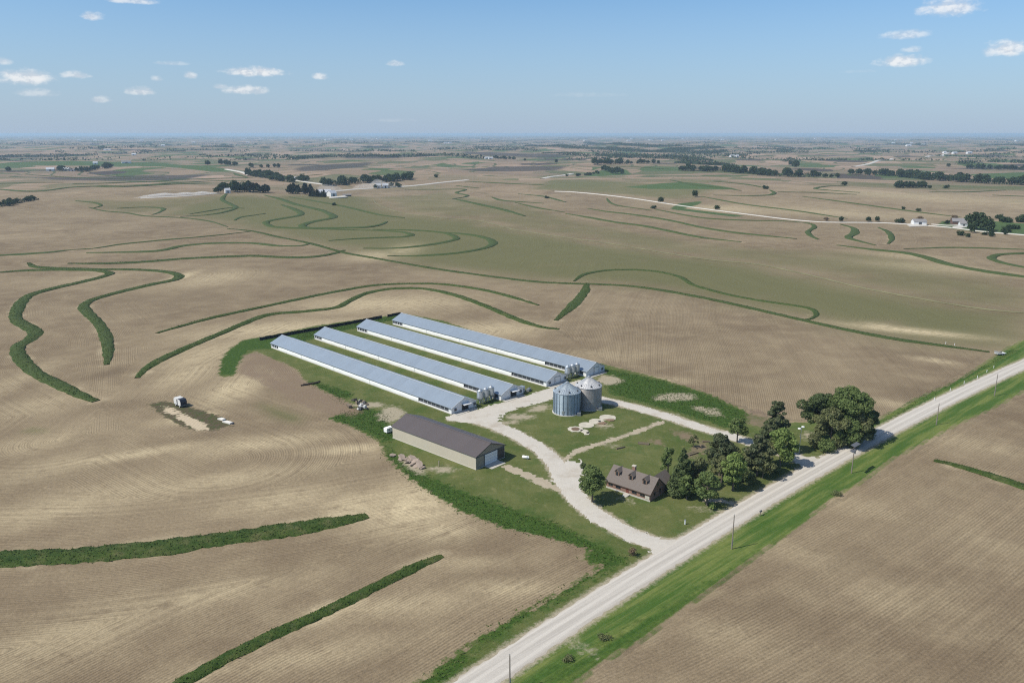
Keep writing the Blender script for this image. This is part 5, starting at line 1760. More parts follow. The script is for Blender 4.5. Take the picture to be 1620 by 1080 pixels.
# the trees about the house: kind, base (u, v), top row, half width in px, leaves, size, colour, label
NEAR = [('round', (937, 793), 735.5, 22, 5200, 0.30, 'mid', 'broadleaf tree on the lawn at the left end of the brick house'),
        ('spruce', (1078, 781), 706, 23, 8000, 0.34, 'dark', 'big dark evergreen standing close behind the right gable of the brick house'),
        ('loose', (1056, 762), 704, 13, 1700, 0.28, 'mid', 'slender leafy tree at the left side of the big dark evergreen'),
        ('pine', (1138, 752), 685, 28, 8000, 0.32, 'pine', 'wide grey-green pine at the tilled garden plot, behind the bright tree'),
        ('round', (1159, 775), 714, 20, 5000, 0.30, 'bright', 'bright green tree with a pale trunk in the middle of the roadside grove'),
        ('round', (1118, 799), 744, 19, 3600, 0.30, 'mid', 'light green tree with a thin pale trunk nearest the road at the house drive'),
        ('round', (1103, 775), 722, 17, 3600, 0.30, 'olive', 'dull green tree between the dark evergreen and the pale-trunked trees'),
        ('pine', (1197, 752), 686, 24, 6500, 0.32, 'pine', 'brownish pine right of the bright green tree in the grove'),
        ('round', (1206, 756), 712, 17, 3200, 0.30, 'olive', 'low olive-green tree at the foot of the brownish pine'),
        ('pine', (1224, 718), 632, 21, 7500, 0.34, 'pine', 'tall dark pine rising against the bare field left of the large grove'),
        ('pine', (1211, 712), 664, 13, 2600, 0.32, 'dark', 'dark narrow pine beside the tall one, overlapping its lower left'),
        ('round', (1234, 737), 676, 23, 6200, 0.31, 'bright', 'bright green tree whose shadow falls on the farm entrance'),
        ('loose', (1166, 700), 656, 17, 2000, 0.30, 'mid', 'sparse small tree growing over the upper gravel drive'),
        ('loose', (1097, 708), 686, 8, 600, 0.24, 'olive', 'very small thin tree at the tilled plot'),
        ('round', (1292, 692), 621, 30, 9500, 0.36, 'dark', 'large dark round tree at the left of the biggest grove'),
        ('round', (1337, 696), 609, 33, 11000, 0.36, 'mid', 'tallest tree of the biggest grove with a lighter green top'),
        ('round', (1312, 704), 643, 27, 8000, 0.34, 'olive', 'olive-grey tree in front of the biggest grove'),
        ('round', (1364, 694), 642, 22, 6000, 0.34, 'dark', 'dark tree at the right end of the biggest grove next to the road'),
        ('round', (1340, 706), 664, 24, 5000, 0.34, 'mid', 'low spreading tree at the front right of the biggest grove'),
        ('round', (1150, 748), 700, 20, 4200, 0.30, 'olive', 'olive-green tree filling the gap behind the bright green one'),
        ('round', (1180, 742), 706, 16, 3000, 0.30, 'mid', 'mid-green tree low between the two pines of the grove'),
        ('round', (1325, 690), 630, 28, 7000, 0.36, 'mid', 'green tree in the heart of the biggest grove'),
        ('round', (1352, 704), 654, 24, 5200, 0.34, 'olive', 'dull tree leaning to the road in the biggest grove'),
        ('round', (1086, 790), 750, 13, 2000, 0.28, 'mid', 'small tree in the shade right of the big dark evergreen'),
        ('round', (1141, 764), 720, 16, 2800, 0.30, 'olive', 'dull tree squeezed between the pale-trunked tree and the bright green one'),
        ('round', (1178, 752), 716, 14, 2400, 0.30, 'olive', 'dull tree right behind the bright green tree with a pale trunk'),
        ('round', (1210, 738), 696, 16, 2900, 0.30, 'olive', 'brownish-green tree left of the entrance tree'),
        ('shrub', (1346, 706), 682, 17, 2200, 0.28, 'dark', 'low dark growth skirting the middle of the biggest grove'),
        ('shrub', (1326, 708), 686, 15, 1900, 0.28, 'olive', 'olive growth skirting the front of the biggest grove'),
        ('shrub', (1288, 708), 684, 13, 1400, 0.28, 'olive', 'yellowish shrub beside the yard light'),
        ('shrub', (1306, 714), 694, 15, 1600, 0.28, 'mid', 'green shrub under the front of the biggest grove'),
        ('shrub', (1376, 694), 676, 10, 900, 0.28, 'dark', 'dark bush at the road end of the biggest grove'),
        ('shrub', (1180, 762), 744, 14, 1300, 0.28, 'dark', 'dark bush in the shade between the pale-trunked tree and the road'),
        ('shrub', (1222, 746), 730, 11, 1000, 0.28, 'dark', 'dark bush at the trunk of the entrance tree'),
        ('shrub', (1127, 806), 795, 6, 300, 0.22, 'bright', 'small bright bush at the house drive by the road'),
        ('shrub', (922, 741), 731, 5, 420, 0.22, 'dark', 'small dark round bush by the driveway above the house tree'),
        ('shrub', (1001, 879), 865, 8, 260, 0.20, 'brown', 'dry brown bush at the corner of the driveway and the road'),
        ('shrub', (1322, 783), 776, 9, 420, 0.16, 'olive', 'weedy tuft at the field edge right of the road'),
        ('shrub', (955, 1008), 1002, 12, 420, 0.16, 'olive', 'dark weed clump in the verge above the field entrance'),
        ('shrub', (898, 1043), 1037, 11, 420, 0.16, 'olive', 'dark weed clump in the verge below the field entrance'),
        ('shrub', (1370, 624), 616, 0.1, 10, 0.1, 'brown', None)]
for i, (kd, b, vt, hw, n, sz, mt, lb) in enumerate(NEAR):
    if lb is None:
        continue
    p = G(*b)
    make_tree(kd, p, max(0.8, zat(vt, p)), hw * 1.04 * metres_per_px(p), int(n * 1.05), sz, mt, lb, 100 + i, 'trees and bushes about the house' if kd != 'shrub' else None)

# ------------------------------------------------------------------ distant trees: a few prototypes, copied
PROTO = {}


def far_tree(kind, p, h, label, group):
    """each copy shares one of a few crowns and trunks"""
    key = (kind, random.randrange(3))
    if key not in PROTO:
        mk = {'tree': ('round', 10.0, 5.4, 420, 1.0, 'far'), 'pine': ('pine', 10.0, 3.4, 360, 0.85, 'farpine'), 'spruce': ('spruce', 10.0, 2.5, 320, 0.75, 'farpine'), 'bush': ('shrub', 10.0, 9.0, 260, 1.6, 'far'), 'rust': ('round', 10.0, 6.0, 320, 1.0, 'brown')}[kind]
        o = make_tree(mk[0], p, mk[1], mk[2], mk[3], mk[4], mk[5], label, 900 + len(PROTO), group, name={'tree': 'broadleaf_tree', 'pine': 'pine_tree', 'spruce': 'spruce_tree', 'bush': 'bush', 'rust': 'broadleaf_tree'}[kind], cat='bush' if kind == 'bush' else 'tree')
        PROTO[key] = o
    else:
        o = copy_thing(PROTO[key], p, random.random() * 6, label, group)
    s = h / 10.0
    o.scale = (s * random.uniform(0.85, 1.2), s * random.uniform(0.85, 1.2), s * random.uniform(0.9, 1.1))
    return o


GROVES = [('tree', [(92, 270), (108, 271), (122, 271), (132, 272), (150, 268), (158, 267), (166, 267), (174, 264)], 17, 13, 5, 'tree among the white buildings of the farmstead on the distant left hillside'),
          ('tree', [(0, 327), (20, 323), (40, 319), (56, 316)], 13, 8, 4, 'tree in the dark hedgerow at the left edge above the pale field'),
          ('tree', [(362, 303), (375, 304), (392, 303)], 10, 13, 4, 'leafy tree in the small farm grove left of the dark windbreak'),
          ('pine', [(394, 304), (408, 305), (420, 304)], 12, 13, 3, 'dark conifer at the right end of the small farm grove'),
          ('pine', [(456, 306), (470, 307), (488, 308)], 14, 13, 3, 'dark tall conifer in the windbreak beside the white dusty farm'),
          ('spruce', [(490, 311), (512, 312)], 9, 10, 1.5, 'small pointed spruce in the straight row next to the white dusty farm'),
          ('tree', [(396, 278), (420, 282), (440, 286), (462, 289)], 20, 13, 5, 'tree in the long dark grove beyond the farm road at left centre'),
          ('tree', [(470, 286), (480, 287), (490, 287)], 6, 11, 3, 'tree around the small farm behind the curve of the far road'),
          ('tree', [(517, 294), (540, 292), (560, 290), (590, 289), (620, 287), (648, 283)], 34, 13, 7, 'tree in the broad grove behind the dust cloud and the far road'),
          ('tree', [(594, 298), (612, 297), (635, 296)], 7, 8, 3, 'small tree beside the pair of white farm buildings in the dust'),
          ('tree', [(325, 262), (342, 261), (360, 262), (376, 263)], 8, 14, 5, 'tree in the hazy cluster beyond the green strip at left'),
          ('tree', [(397, 265), (440, 266)], 8, 10, 4, 'low tree in the hazy row left of the dark strip'),
          ('tree', [(785, 252), (815, 253)], 9, 12, 3, 'tree in the short row at the far white farm in the centre'),
          ('bush', [(902, 279), (930, 277), (950, 273)], 10, 7, 4, 'bush in the green hedge at the end of the far gravel strip'),
          ('tree', [(958, 271), (975, 275), (986, 276)], 7, 15, 4, 'large tree in the clump standing alone in the middle distance'),
          ('tree', [(940, 261), (965, 260), (990, 260)], 12, 15, 4, 'tree in the dark row behind the clump in the middle distance'),
          ('tree', [(1000, 260), (1040, 259)], 7, 11, 3, 'small spaced tree in the thin row right of the dark clump'),
          ('tree', [(1076, 270), (1110, 271), (1150, 272), (1185, 275), (1230, 279), (1285, 280)], 46, 14, 8, 'tree in the long dark creek wood right of centre'),
          ('tree', [(1290, 280), (1318, 282)], 7, 10, 4, 'lower tree at the thinning end of the dark creek wood'),
          ('tree', [(1350, 276), (1380, 277), (1420, 279), (1460, 284), (1520, 288), (1570, 291), (1625, 293)], 48, 14, 7, 'tree in the wooded creek line at the far right'),
          ('tree', [(1418, 297), (1440, 297), (1462, 297)], 14, 9.2, 2.5, 'tree in the small dark copse alone in the right-hand fields'),
          ('tree', [(1530, 267), (1570, 268), (1625, 269)], 14, 12, 4, 'tree in the hedgerow above the green pasture at the far right'),
          ('tree', [(1244, 261), (1252, 263), (1262, 266)], 6, 15, 4, 'tall hazy tree behind the dark creek wood'),
          ('bush', [(1530, 374), (1560, 372), (1590, 367), (1606, 362)], 14, 4.5, 5, 'dark shrub in the hedge below the neighbouring house'),
          ('bush', [(1590, 352), (1620, 350)], 6, 7, 4, 'big leafy bush at the right edge beyond the neighbouring house'),
          ('bush', [(1500, 353), (1515, 354)], 4, 3, 2, 'low shrub along the neighbouring house drive')]
for kd, px, n, h, jit, lb in GROVES:
    P = smooth_path(GP(px), 3)
    for i in range(n):
        q = P[min(len(P) - 1, int((i + random.random() * 0.8) / n * len(P)))]
        far_tree(kd, q + rng.normal(size=2) * jit * (0.3 if kd == 'spruce' else 1.2), h * (1.25 if h > 9 else 1.1) * random.uniform(0.7, 1.15), lb, lb.replace('tree in', 'trees in').replace('tree ', 'trees ', 1)[:100])
SINGLE = [('tree', 345, 306, 12, 'lone leafy tree at the right end of the white dust trail'), ('tree', 14, 272, 13, 'lone tree at the far left in the hazy green field'), ('tree', 1100, 312, 11, 'lone round tree at the tip of the grass bend near the far road'),
          ('tree', 1045, 320.5, 9, 'lone tree just above the far gravel road'), ('bush', 1135, 331.5, 6, 'small bush against the far gravel road'), ('bush', 1211, 299, 7, 'lone bush where the terraces meet in the pale field'),
          ('bush', 1335, 293.5, 8, 'lone bush at the start of a grass terrace below the creek wood'), ('rust', 1307, 350, 5, 'rust-brown small tree beside the far road'), ('tree', 1330, 351, 6, 'round green tree beside the far road next to the rusty one'),
          ('tree', 1374, 351, 6.5, 'first of two small trees between the rusty tree and the white shed'), ('tree', 1388, 351, 6, 'second small tree along the far road before the white shed'), ('bush', 1424, 352.5, 6.5, 'wide bush left of the white-walled shed'),
          ('rust', 1455, 350, 7, 'brownish tree behind the white-walled shed'), ('rust', 1508, 351, 8, 'brownish bare tree behind the neighbouring house'), ('spruce', 1498, 354, 5, 'small dark spruce left of the neighbouring house'),
          ('tree', 1543, 363, 19, 'tall dark tree right of the neighbouring house'), ('tree', 1555, 364, 14, 'lower dark tree beside the tall one at the neighbouring house'), ('tree', 1537, 368, 9, 'round dark tree in front of the tall one at the neighbouring house'),
          ('tree', 1566, 366, 11, 'right-hand tree of the group at the neighbouring house'), ('bush', 1580, 346, 6, 'lone bush on the ridge right of the neighbouring house'), ('tree', 880, 258, 13, 'lone dark tree in the hazy brown fields of the centre'),
          ('tree', 830, 255, 11, 'smaller lone tree left of the dark field patch'), ('tree', 1500, 264, 12, 'lone tree on the far pale slope at right'), ('bush', 865, 314, 5, 'tiny bush on the terrace below the far road'), ('bush', 691, 281, 7, 'lone bush in the rosy field above the far road'),
          ('bush', 1497, 298, 7, 'rounded bush right of the small dark copse'), ('bush', 1470, 298, 6, 'first bush right of the small dark copse'), ('bush', 1429, 331, 4, 'small bush on the long field boundary at right'), ('bush', 1453, 334, 4, 'low pair-like bush on the long field boundary'), ('bush', 1034, 330, 5, 'bushy tuft at the bend of a terrace under the far road'), ('bush', 528, 325, 4, 'scrubby bush in the drain below the windbreak')]
for kd, u, v, h, lb in SINGLE:
    far_tree(kd, G(u, v), h, lb, None)

# ------------------------------------------------------------------ far woods and hedges that read as masses
M_WOOD_FAR = plain('woodland_leaves', (0.030, 0.050, 0.018), 0.9, var=0.5, scale=0.05)


WOODS = [([(0, 250), (30, 249), (70, 249), (108, 248)], 60, 15), ([(220, 241), (245, 240), (262, 240), (292, 240)], 50, 14), ([(320, 233), (345, 233), (365, 234)], 60, 14), ([(460, 253), (500, 250), (540, 248), (620, 249)], 40, 13), ([(575, 234), (600, 234), (620, 234)], 60, 14),
         ([(662, 247), (690, 247), (717, 246)], 40, 13), ([(690, 226), (715, 225), (725, 226)], 60, 13), ([(860, 243), (905, 243), (918, 244)], 40, 9), ([(950, 247), (985, 249), (1050, 251)], 60, 12), ([(830, 232), (880, 232), (900, 234), (960, 236)], 90, 14), ([(930, 226), (980, 229), (1030, 232), (1075, 232)], 120, 15), ([(960, 236), (1000, 239), (1050, 241), (1090, 240)], 140, 15),
         ([(1060, 238), (1090, 236), (1140, 234)], 110, 14), ([(1105, 243), (1130, 241), (1150, 241)], 120, 15), ([(1060, 250), (1085, 252), (1115, 256)], 90, 14), ([(1080, 258), (1115, 261), (1150, 262)], 70, 12), ([(1150, 248), (1178, 246)], 60, 13), ([(1180, 242), (1230, 242), (1278, 242)], 40, 12), ([(1232, 240), (1250, 241)], 40, 14), ([(1240, 256), (1262, 255)], 40, 12),
         ([(1355, 240), (1380, 240), (1406, 240)], 50, 12), ([(1405, 228), (1420, 229), (1462, 231)], 60, 13), ([(1550, 231), (1600, 230), (1625, 231)], 60, 12), ([(1520, 260), (1545, 258)], 40, 12), ([(1495, 242), (1525, 241)], 50, 12), ([(1605, 242), (1625, 242)], 50, 12), ([(110, 247), (150, 246)], 40, 10)]
WV, WQ = [], []


def leafy_strip(path, w, h, size, per):
    """a belt of woodland: leaf clumps heaped along a line"""
    n = len(path)
    t = np.gradient(path, axis=0)
    t /= np.maximum(np.linalg.norm(t, axis=1), 1e-9)[:, None]
    nr = np.stack([-t[:, 1], t[:, 0]], 1)
    L = np.linalg.norm(np.diff(path, axis=0), axis=1).sum()
    m = max(12, int(L * w * per))
    i = rng.integers(0, n, m)
    o = rng.uniform(-0.5, 0.5, m)
    top = np.interp(np.arange(n), np.arange(0, n + 2, 2), 0.5 + 0.75 * rng.random(len(np.arange(0, n + 2, 2))))
    z = h * top[i] * rng.random(m) ** 0.55 * np.sqrt(np.clip(1 - (2 * o) ** 2, 0.05, 1))
    st = np.linalg.norm(path[min(1, n - 1)] - path[0]) + 1
    q = path[i] + nr[i] * (o * w)[:, None] + t[i] * (rng.uniform(-0.5, 0.5, m) * st)[:, None]
    P = np.stack([q[:, 0], q[:, 1], height(q[:, 0], q[:, 1]) + z], 1)
    nm_ = rng.normal(size=(m, 3)) * 0.6 + [0, -0.1, 0.7]
    nm_ /= np.linalg.norm(nm_, axis=1)[:, None]
    a_ = np.cross(nm_, rng.normal(size=(m, 3)))
    a_ /= np.linalg.norm(a_, axis=1)[:, None]
    b_ = np.cross(nm_, a_)
    s_ = size * (0.6 + 0.8 * rng.random(m))[:, None]
    V_ = np.stack([P - a_ * s_, P - b_ * s_ * 0.7, P + a_ * s_, P + b_ * s_ * 0.7], 1).reshape(-1, 3)
    WV.append(V_)


for px, w, h in WOODS:
    leafy_strip(smooth_path(GP(px), 12), w, h, 3.0, 0.05)
for kd, px, n, h, jit, lb in GROVES:
    if n >= 12 and kd in ('tree', 'pine'):
        leafy_strip(smooth_path(GP(px), 5), 16 if n > 20 else 9, h * 0.85, 1.3, 0.5)
# hedgerow woods fading to the horizon
for i in range(300):
    d = 3300 * (1 + 5.5 * random.random() ** 1.6)
    a_ = random.uniform(-0.62, 0.62)
    c = np.array([d * math.sin(a_), d * math.cos(a_)])
    rot = 0.42 + random.choice((0, 0, 0, math.pi / 2)) + random.uniform(-0.15, 0.15)
    L = random.uniform(60, 420) * (0.6 + d / 9000)
    tt = np.linspace(-1, 1, max(4, int(L / 18)))[:, None]
    leafy_strip(c + tt * L / 2 * np.array([[math.cos(rot), math.sin(rot)]]) + rng.normal(size=(len(tt), 2)) * 6, random.uniform(16, 60), random.uniform(9, 16), 4.2, 0.012)
WV = np.vstack(WV)
print('woodland quads', len(WV) // 4)
me = grid_mesh('woodland', WV, np.arange(len(WV)).reshape(-1, 4))
me.materials.append(M_WOOD_FAR)
tag(link('woodland', me), kind='stuff')

# ------------------------------------------------------------------ distant farm buildings
M_FWALL = plain('far_white_wall', (0.72, 0.72, 0.71), 0.7, var=0.06)
M_FROOF = plain('far_pale_roof', (0.55, 0.57, 0.60), 0.5, 0.2, var=0.08)
M_FGREY = plain('far_grey_roof', (0.24, 0.23, 0.23), 0.8, var=0.1)
M_FRED = plain('far_brick', (0.17, 0.10, 0.08), 0.9, var=0.2)


def farm_building(u, v, L, W_, H, R, rz, label, cat='farm building', wall=None, roof=None, group=None, name='farm_building'):
    p = G(u, v)
    t = thing(name, label, cat, p, rz, group)
    wm, rm = wall or M_FWALL, roof or M_FROOF
    MB().box(-L / 2, L / 2, -W_ / 2, W_ / 2, -1.0, H).prism([(-W_ / 2, H + 0.002), (W_ / 2, H + 0.002), (0, H + R - 0.1)], 0, -L / 2, L / 2).build('wall', wm, t)
    rf = MB()
    for s in (-1, 1):
        rf.prism([(s * (W_ / 2 + 0.5), H - 0.25), (0, H + R), (0, H + R + 0.2), (s * (W_ / 2 + 0.5), H - 0.05)], 0, -L / 2 - 0.4, L / 2 + 0.4)
    rf.build('roof', rm, t)
    MB().box(-L * 0.12, L * 0.12, -W_ / 2 - 0.08, -W_ / 2 - 0.01, 0, H * 0.8).build('door', M_DARK, t)
    return t


FARM = [(80, 270.5, 20, 11, 5, 4, 0.4, 'white barn at the left end of the distant hillside farmstead'), (105, 270.5, 16, 10, 5, 4, 0.2, 'white building second from left in the distant hillside farmstead', None), (115, 271, 12, 9, 4, 3, 0.5, 'small grey-roofed building in the middle of the hillside farmstead', 'g'), (125, 270.5, 12, 9, 5, 3.5, 0.9, 'pale upright building near the right of the hillside farmstead', None),
        (139, 269, 18, 10, 4, 3, 0.2, 'grey-roofed low building right of the upright one in the hillside farmstead', 'g'), (151, 260, 14, 10, 5, 3.5, 0.4, 'pale house in the upper trees of the hillside farmstead', None), (200, 258.5, 30, 16, 5, 4, 0.5, 'long grey machine shed alone on the distant green hill', 'g'),
        (360, 305.5, 8, 7, 5, 3, 0.6, 'small white house at the left end of the small farm grove'), (513, 309.5, 22, 13, 6, 4, 0.35, 'white farm building with pale roof behind the spruce row'), (525, 311, 12, 11, 6, 4, 0.9, 'white gabled building at the end of the spruce row in the dust'), (549, 310.5, 14, 5, 2.5, 1.2, 0.1, 'low dark building on the ground right of the white dusty farm', 'd'),
        (598.5, 298, 9, 8, 6, 3.5, 0.5, 'left one of the pair of white farm buildings in the dust'), (609.5, 297.5, 11, 9, 5.5, 3.5, 0.3, 'right one of the pair of white farm buildings in the dust'), (466, 285, 14, 9, 4, 3, 0.3, 'pale farm building at the curve of the far road', None),
        (1453, 355.5, 13.5, 11, 4.2, 2.2, -0.15, 'white-walled shed with a grey roof beside the far road', 'w'), (1516, 354.5, 15, 8.5, 3.4, 3.2, -0.2, 'brown neighbouring house with a dark roof by the tall trees', 'h'), (1523, 357.5, 7.5, 7, 3.0, 2.0, -0.2, 'white-fronted garage attached in front of the brown neighbouring house', 'w'),
        (770, 251.5, 16, 10, 5, 3.5, 0.3, 'pale farm building left of the short tree row in the centre distance'), (776, 251.8, 18, 10, 5, 3.5, 0.3, 'brightest white building beside the short tree row in the centre distance'), (956, 235, 34, 20, 6, 5, 0.2, 'white barn against the far wood in the centre right'),
        (1158.5, 248.5, 22, 14, 6, 4, 0.3, 'larger white barn at the hazy wood right of centre'), (1166, 248.5, 14, 12, 6, 4, 0.3, 'smaller white barn beside the larger one at the hazy wood'), (1510, 243.5, 24, 14, 6, 4, 0.2, 'white building in the farmstead at the top of the far right road'), (1533, 243.2, 26, 14, 6, 4, 0.2, 'long white building at the right of the farmstead on the far road'), (1494, 242.5, 16, 12, 6, 4, 0.2, 'pale building at the left of the farmstead on the far road'),
        (705, 227.2, 34, 20, 8, 5, 0.3, 'left one of two white barns on the hazy hilltop'), (712, 227.0, 30, 20, 8, 5, 0.3, 'right one of two white barns on the hazy hilltop'), (1437, 231.5, 40, 22, 8, 6, 0.1, 'wide white barn in the far right village of farm buildings'), (1460, 230.5, 30, 22, 8, 6, 0.1, 'white barn at the right of the far right village'), (1413, 227.5, 30, 22, 8, 6, 0.1, 'white barn at the left of the far right village'), (1442, 227.5, 30, 22, 8, 6, 0.1, 'pale barn behind in the far right village'),
        (212, 246.0, 18, 11, 6, 4, 0.2, 'small white building in the hazy fields at left'), (258, 231.5, 24, 16, 7, 5, 0.2, 'small white building near the hazy wood at left'), (170, 238, 40, 16, 5, 3, 0.2, 'long pale roof in the hazy far left plain'), (306, 226, 40, 18, 6, 4, 0.1, 'long white roof far off at left centre'), (392, 226, 40, 18, 6, 4, 0.1, 'long white roof far off above the centre-left fields')]
for f in FARM:
    u, v, L, W_, H, R, rz, lb = f[:8]
    st = f[8] if len(f) > 8 else None
    wl_, rf_ = {None: (M_FWALL, M_FROOF), 'g': (M_FWALL, M_FGREY), 'd': (M_WOODD, M_FGREY), 'w': (M_FWALL, M_FGREY), 'h': (M_FRED, M_FGREY)}[st]
    farm_building(u, v, L, W_, H, R, rz, lb, 'house' if 'house' in lb else 'farm building', wl_, rf_, name='farmhouse' if 'house' in lb else 'farm_building')
for i in range(34):
    farm_building(random.uniform(10, 1610), random.uniform(219.5, 224), random.uniform(30, 55), 22, 8, 6, random.random(), 'tiny white building glinting near the horizon', 'farm building', group='tiny white buildings near the horizon')

# concrete yards of the neighbours
for pts in ([(1433, 355), (1462, 354.5), (1468, 358), (1440, 359)], [(1508, 359), (1518, 357.5), (1531, 359.5), (1520, 361.5), (1505, 361)], [(520, 312.5), (545, 311.5), (550, 313), (522, 314)]):
    P = GP(pts)
    cz = float(max(height(P[:, 0], P[:, 1]))) + 0.5
    o = MB().prism([tuple(q) for q in P], 2, cz - 1.2, cz).build('pale_yard', M_FAR_ROAD)
    tag(o, kind='structure')
    o.name = 'pavement'

# dust raised by traffic on the far roads
def dust(px, w, h, dens):
    P = smooth_path(GP(px), 14)
    n = len(P)
    t = np.gradient(P, axis=0)
    t /= np.maximum(np.linalg.norm(t, axis=1), 1e-9)[:, None]
    nr = np.stack([-t[:, 1], t[:, 0]], 1)
    V, Q = [], []
    m = 8
    for i in range(n):
        s = min(1, (i + 0.5) / 3, (n - i - 0.5) / 3) * random.uniform(0.6, 1.25)
        for k in range(m):
            a_ = 2 * math.pi * k / m
            q = P[i] + nr[i] * (math.cos(a_) * w * s)
            V.append((q[0], q[1], float(height(P[i][0], P[i][1])) + h * s * (0.55 + 0.6 * math.sin(a_))))
    for i in range(n - 1):
        for k in range(m):
            Q.append((i * m + k, i * m + (k + 1) % m, (i + 1) * m + (k + 1) % m, (i + 1) * m + k))
    Q += [tuple(range(m))[::-1], tuple((n - 1) * m + k for k in range(m))]
    mm = bpy.data.materials.new('dust_air')
    mm.use_nodes = True
    mm.node_tree.nodes.clear()
    pv_ = mm.node_tree.nodes.new('ShaderNodeVolumePrincipled')
    pv_.inputs['Color'].default_value = (0.95, 0.92, 0.88, 1)
    pv_.inputs['Density'].default_value = dens
    ou = mm.node_tree.nodes.new('ShaderNodeOutputMaterial')
    mm.node_tree.links.new(pv_.outputs[0], ou.inputs['Volume'])
    tag(MB().add(V, Q).build('dust', mm), kind='stuff')


dust([(212, 314), (260, 311), (300, 309), (345, 306)], 4.5, 5, 0.25)
dust([(555, 300), (580, 299), (610, 297), (640, 295)], 14, 14, 0.022)
dust([(500, 306), (520, 304), (545, 302)], 14, 12, 0.008)

# ------------------------------------------------------------------ sky, sun, haze, camera
world = bpy.data.worlds.new('World')
scene.world = world
world.use_nodes = True


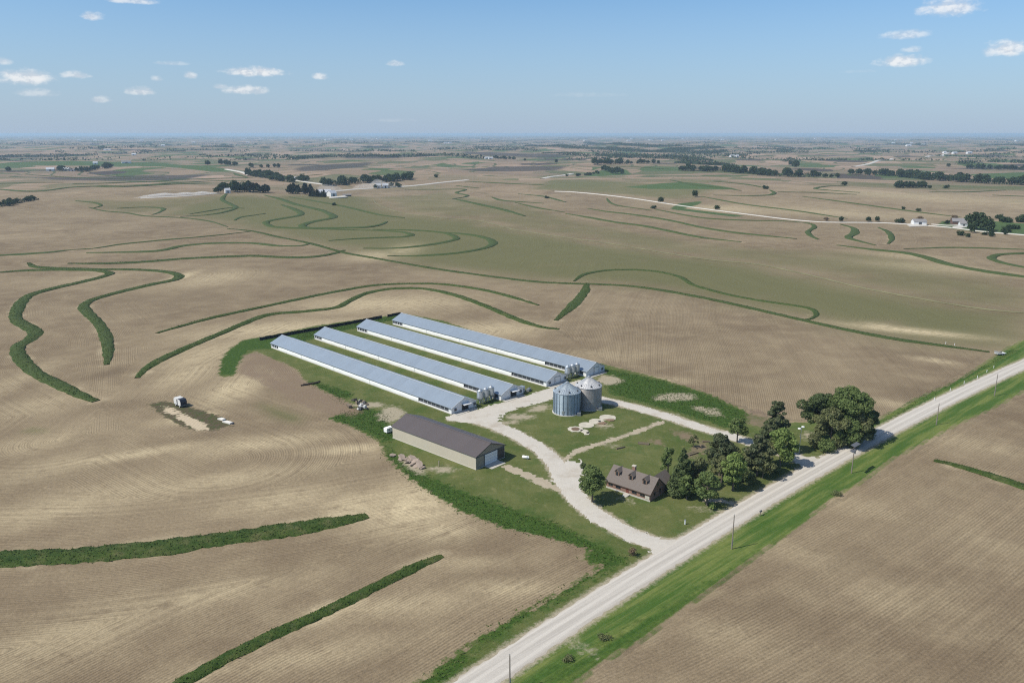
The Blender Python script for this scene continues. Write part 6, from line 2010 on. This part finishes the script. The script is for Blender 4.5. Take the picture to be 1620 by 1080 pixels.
def build_world():
    k = N(None, world)
    sky = k.n('ShaderNodeTexSky', sky_type='NISHITA')
    sky.sun_disc = False
    sky.sun_elevation = SUN_EL
    sky.sun_rotation = math.atan2(SUN_AZ[0], SUN_AZ[1])
    sky.altitude = 300
    sky.air_density, sky.dust_density, sky.ozone_density = 1.0, 1.2, 2.2
    geo = k.n('ShaderNodeTexCoord').outputs['Generated']
    nrm = k.n('ShaderNodeVectorMath', operation='NORMALIZE')
    k.put(nrm.inputs[0], geo)
    xyz = k.sep(nrm.outputs[0])
    az = k.math('ARCTAN2', xyz[0], xyz[1])
    el = k.math('ARCSINE', xyz[2])
    # fair-weather cumulus: (u, v, half width, half height, weight)
    clouds = [(42, 122, 50, 15, 1), (118, 118, 24, 7, .8), (6, 96, 16, 7, .6), (60, 146, 36, 8, .45), (147, 25, 20, 8, .85), (222, 143, 26, 9, .8), (248, 124, 10, 6, .6), (300, 119, 12, 7, .7), (160, 157, 18, 6, .5),
              (405, 113, 54, 10, 1), (390, 142, 38, 9, .9), (348, 137, 16, 5, .5), (506, 121, 14, 7, .85), (625, 100, 16, 6, .6), (205, 0, 48, 7, .8), (270, 100, 32, 4, .35), (1502, 10, 52, 18, 1), (1434, 54, 40, 9, .7),
              (1443, 78, 18, 6, .5), (1426, 96, 42, 12, 1), (1594, 76, 42, 15, 1), (930, 150, 60, 5, .12), (620, 190, 40, 4, .12), (1360, 113, 30, 3, .12)]
    cv = k.n('ShaderNodeCombineXYZ')
    k.put(cv.inputs[0], az)
    k.put(cv.inputs[1], k.math('MULTIPLY', el, 1.6))
    n1 = k.noise(cv.outputs[0], 70.0, 5, 0.58)
    n2 = k.noise(k.mapping(cv.outputs[0], loc=(0.004, -0.006, 0)), 70.0, 5, 0.58)
    tot = None
    for u, v, ru, rv, wt in clouds:
        x, y = (u - CX) / F, (CY - v) / F
        d = Vector((x, CP + y * SP, y * CP - SP)).normalized()
        a0, e0 = math.atan2(d.x, d.y), math.asin(d.z)
        sa, se = ru / F * 0.98 * math.cos(math.atan(x)) ** 2, rv / F * 0.98
        p = k.math('MULTIPLY', k.math('SUBTRACT', az, a0), 1 / sa)
        q = k.math('MULTIPLY', k.math('SUBTRACT', el, e0 - se * 0.25), 1 / se)
        # a flatter base than top
        q = k.math('ADD', q, k.math('MULTIPLY', k.math('MINIMUM', q, 0.0), 0.9))
        r2 = k.math('ADD', k.math('MULTIPLY', p, p), k.math('MULTIPLY', q, q))
        c = k.math('MULTIPLY', k.math('SUBTRACT', 1.15, r2), 1.0)
        c = k.math('MULTIPLY', k.range(k.math('ADD', c, k.math('MULTIPLY', k.math('SUBTRACT', n1, 0.5), 2.6)), -0.1, 1.5), wt)
        c = k.math('MULTIPLY', c, k.range(r2, 1.2, 2.6, 1.0, 0.0))
        tot = c if tot is None else k.math('MAXIMUM', tot, c)
    lit = k.range(k.math('SUBTRACT', n1, n2), -0.08, 0.10)
    ccol = k.mix(lit, (7.2, 7.35, 7.8), (9.6, 9.5, 9.4))
    hz = k.range(el, 0.0, 0.22)
    hsv = k.n('ShaderNodeHueSaturation')
    hsv.inputs['Saturation'].default_value = 0.92
    k.put(hsv.inputs['Color'], sky.outputs[0])
    base = k.mix(k.range(el, 0.35, 0.9, 1.0, 0.0), hsv.outputs[0], k.mix(1.0, hsv.outputs[0], SKY_TINT, 'MULTIPLY'))
    base = k.mix(k.range(el, -0.02, 0.17, 0.85, 0.0, False), base, SKY_LOW)
    col = k.mix(k.math('MULTIPLY', tot, 0.78), base, ccol)
    bg = k.n('ShaderNodeBackground')
    bg.inputs['Strength'].default_value = 0.10
    k.put(bg.inputs[0], col)
    o = k.n('ShaderNodeOutputWorld')
    k.t.links.new(bg.outputs[0], o.inputs[0])


SKY_TINT = (0.78, 1.11, 1.38)
SKY_LOW = (4.6, 5.65, 7.3)
build_world()

sd = bpy.data.lights.new('sun', 'SUN')
sd.energy = 4.6
sd.angle = math.radians(0.53)
sd.color = (1.0, 0.945, 0.84)
so = bpy.data.objects.new('sun', sd)
COL.objects.link(so)
sv = Vector((SUN_AZ[0], SUN_AZ[1], 0)).normalized() * math.cos(SUN_EL) + Vector((0, 0, math.sin(SUN_EL)))
so.rotation_euler = sv.to_track_quat('Z', 'Y').to_euler()
so.location = (0, 0, 500)

hz = MB().box(-37500, 37500, -1500, 43500, -40, 104)
hm = bpy.data.materials.new('haze_air')
hm.use_nodes = True
hm.node_tree.nodes.clear()
pv = hm.node_tree.nodes.new('ShaderNodeVolumePrincipled')
pv.inputs['Color'].default_value = (0.56, 0.78, 1.0, 1)
pv.inputs['Density'].default_value = 6.5e-5
pv.inputs['Anisotropy'].default_value = 0.1
ho = hm.node_tree.nodes.new('ShaderNodeOutputMaterial')
hm.node_tree.links.new(pv.outputs[0], ho.inputs['Volume'])
tag(hz.build('haze', hm), kind='stuff')

cd = bpy.data.cameras.new('camera')
cd.sensor_width = 36.0
cd.lens = F / 1620.0 * 36.0
cd.clip_end = 90000
cd.clip_start = 0.5
cam = bpy.data.objects.new('camera', cd)
COL.objects.link(cam)
cam.location = (0, 0, CAMH)
cam.rotation_euler = (math.pi / 2 - PITCH, 0, 0)
scene.camera = cam

scene.render.engine = 'CYCLES'
scene.render.resolution_x, scene.render.resolution_y = 1024, 682
scene.cycles.use_denoising = False
scene.cycles.max_bounces = 6
scene.cycles.diffuse_bounces = 3
scene.cycles.filter_width = 1.15
scene.cycles.volume_bounces = 2
scene.cycles.transparent_max_bounces = 8
scene.view_settings.view_transform = 'Standard'
scene.view_settings.look = 'None'
scene.view_settings.exposure = 0.0
scene.view_settings.gamma = 1.0
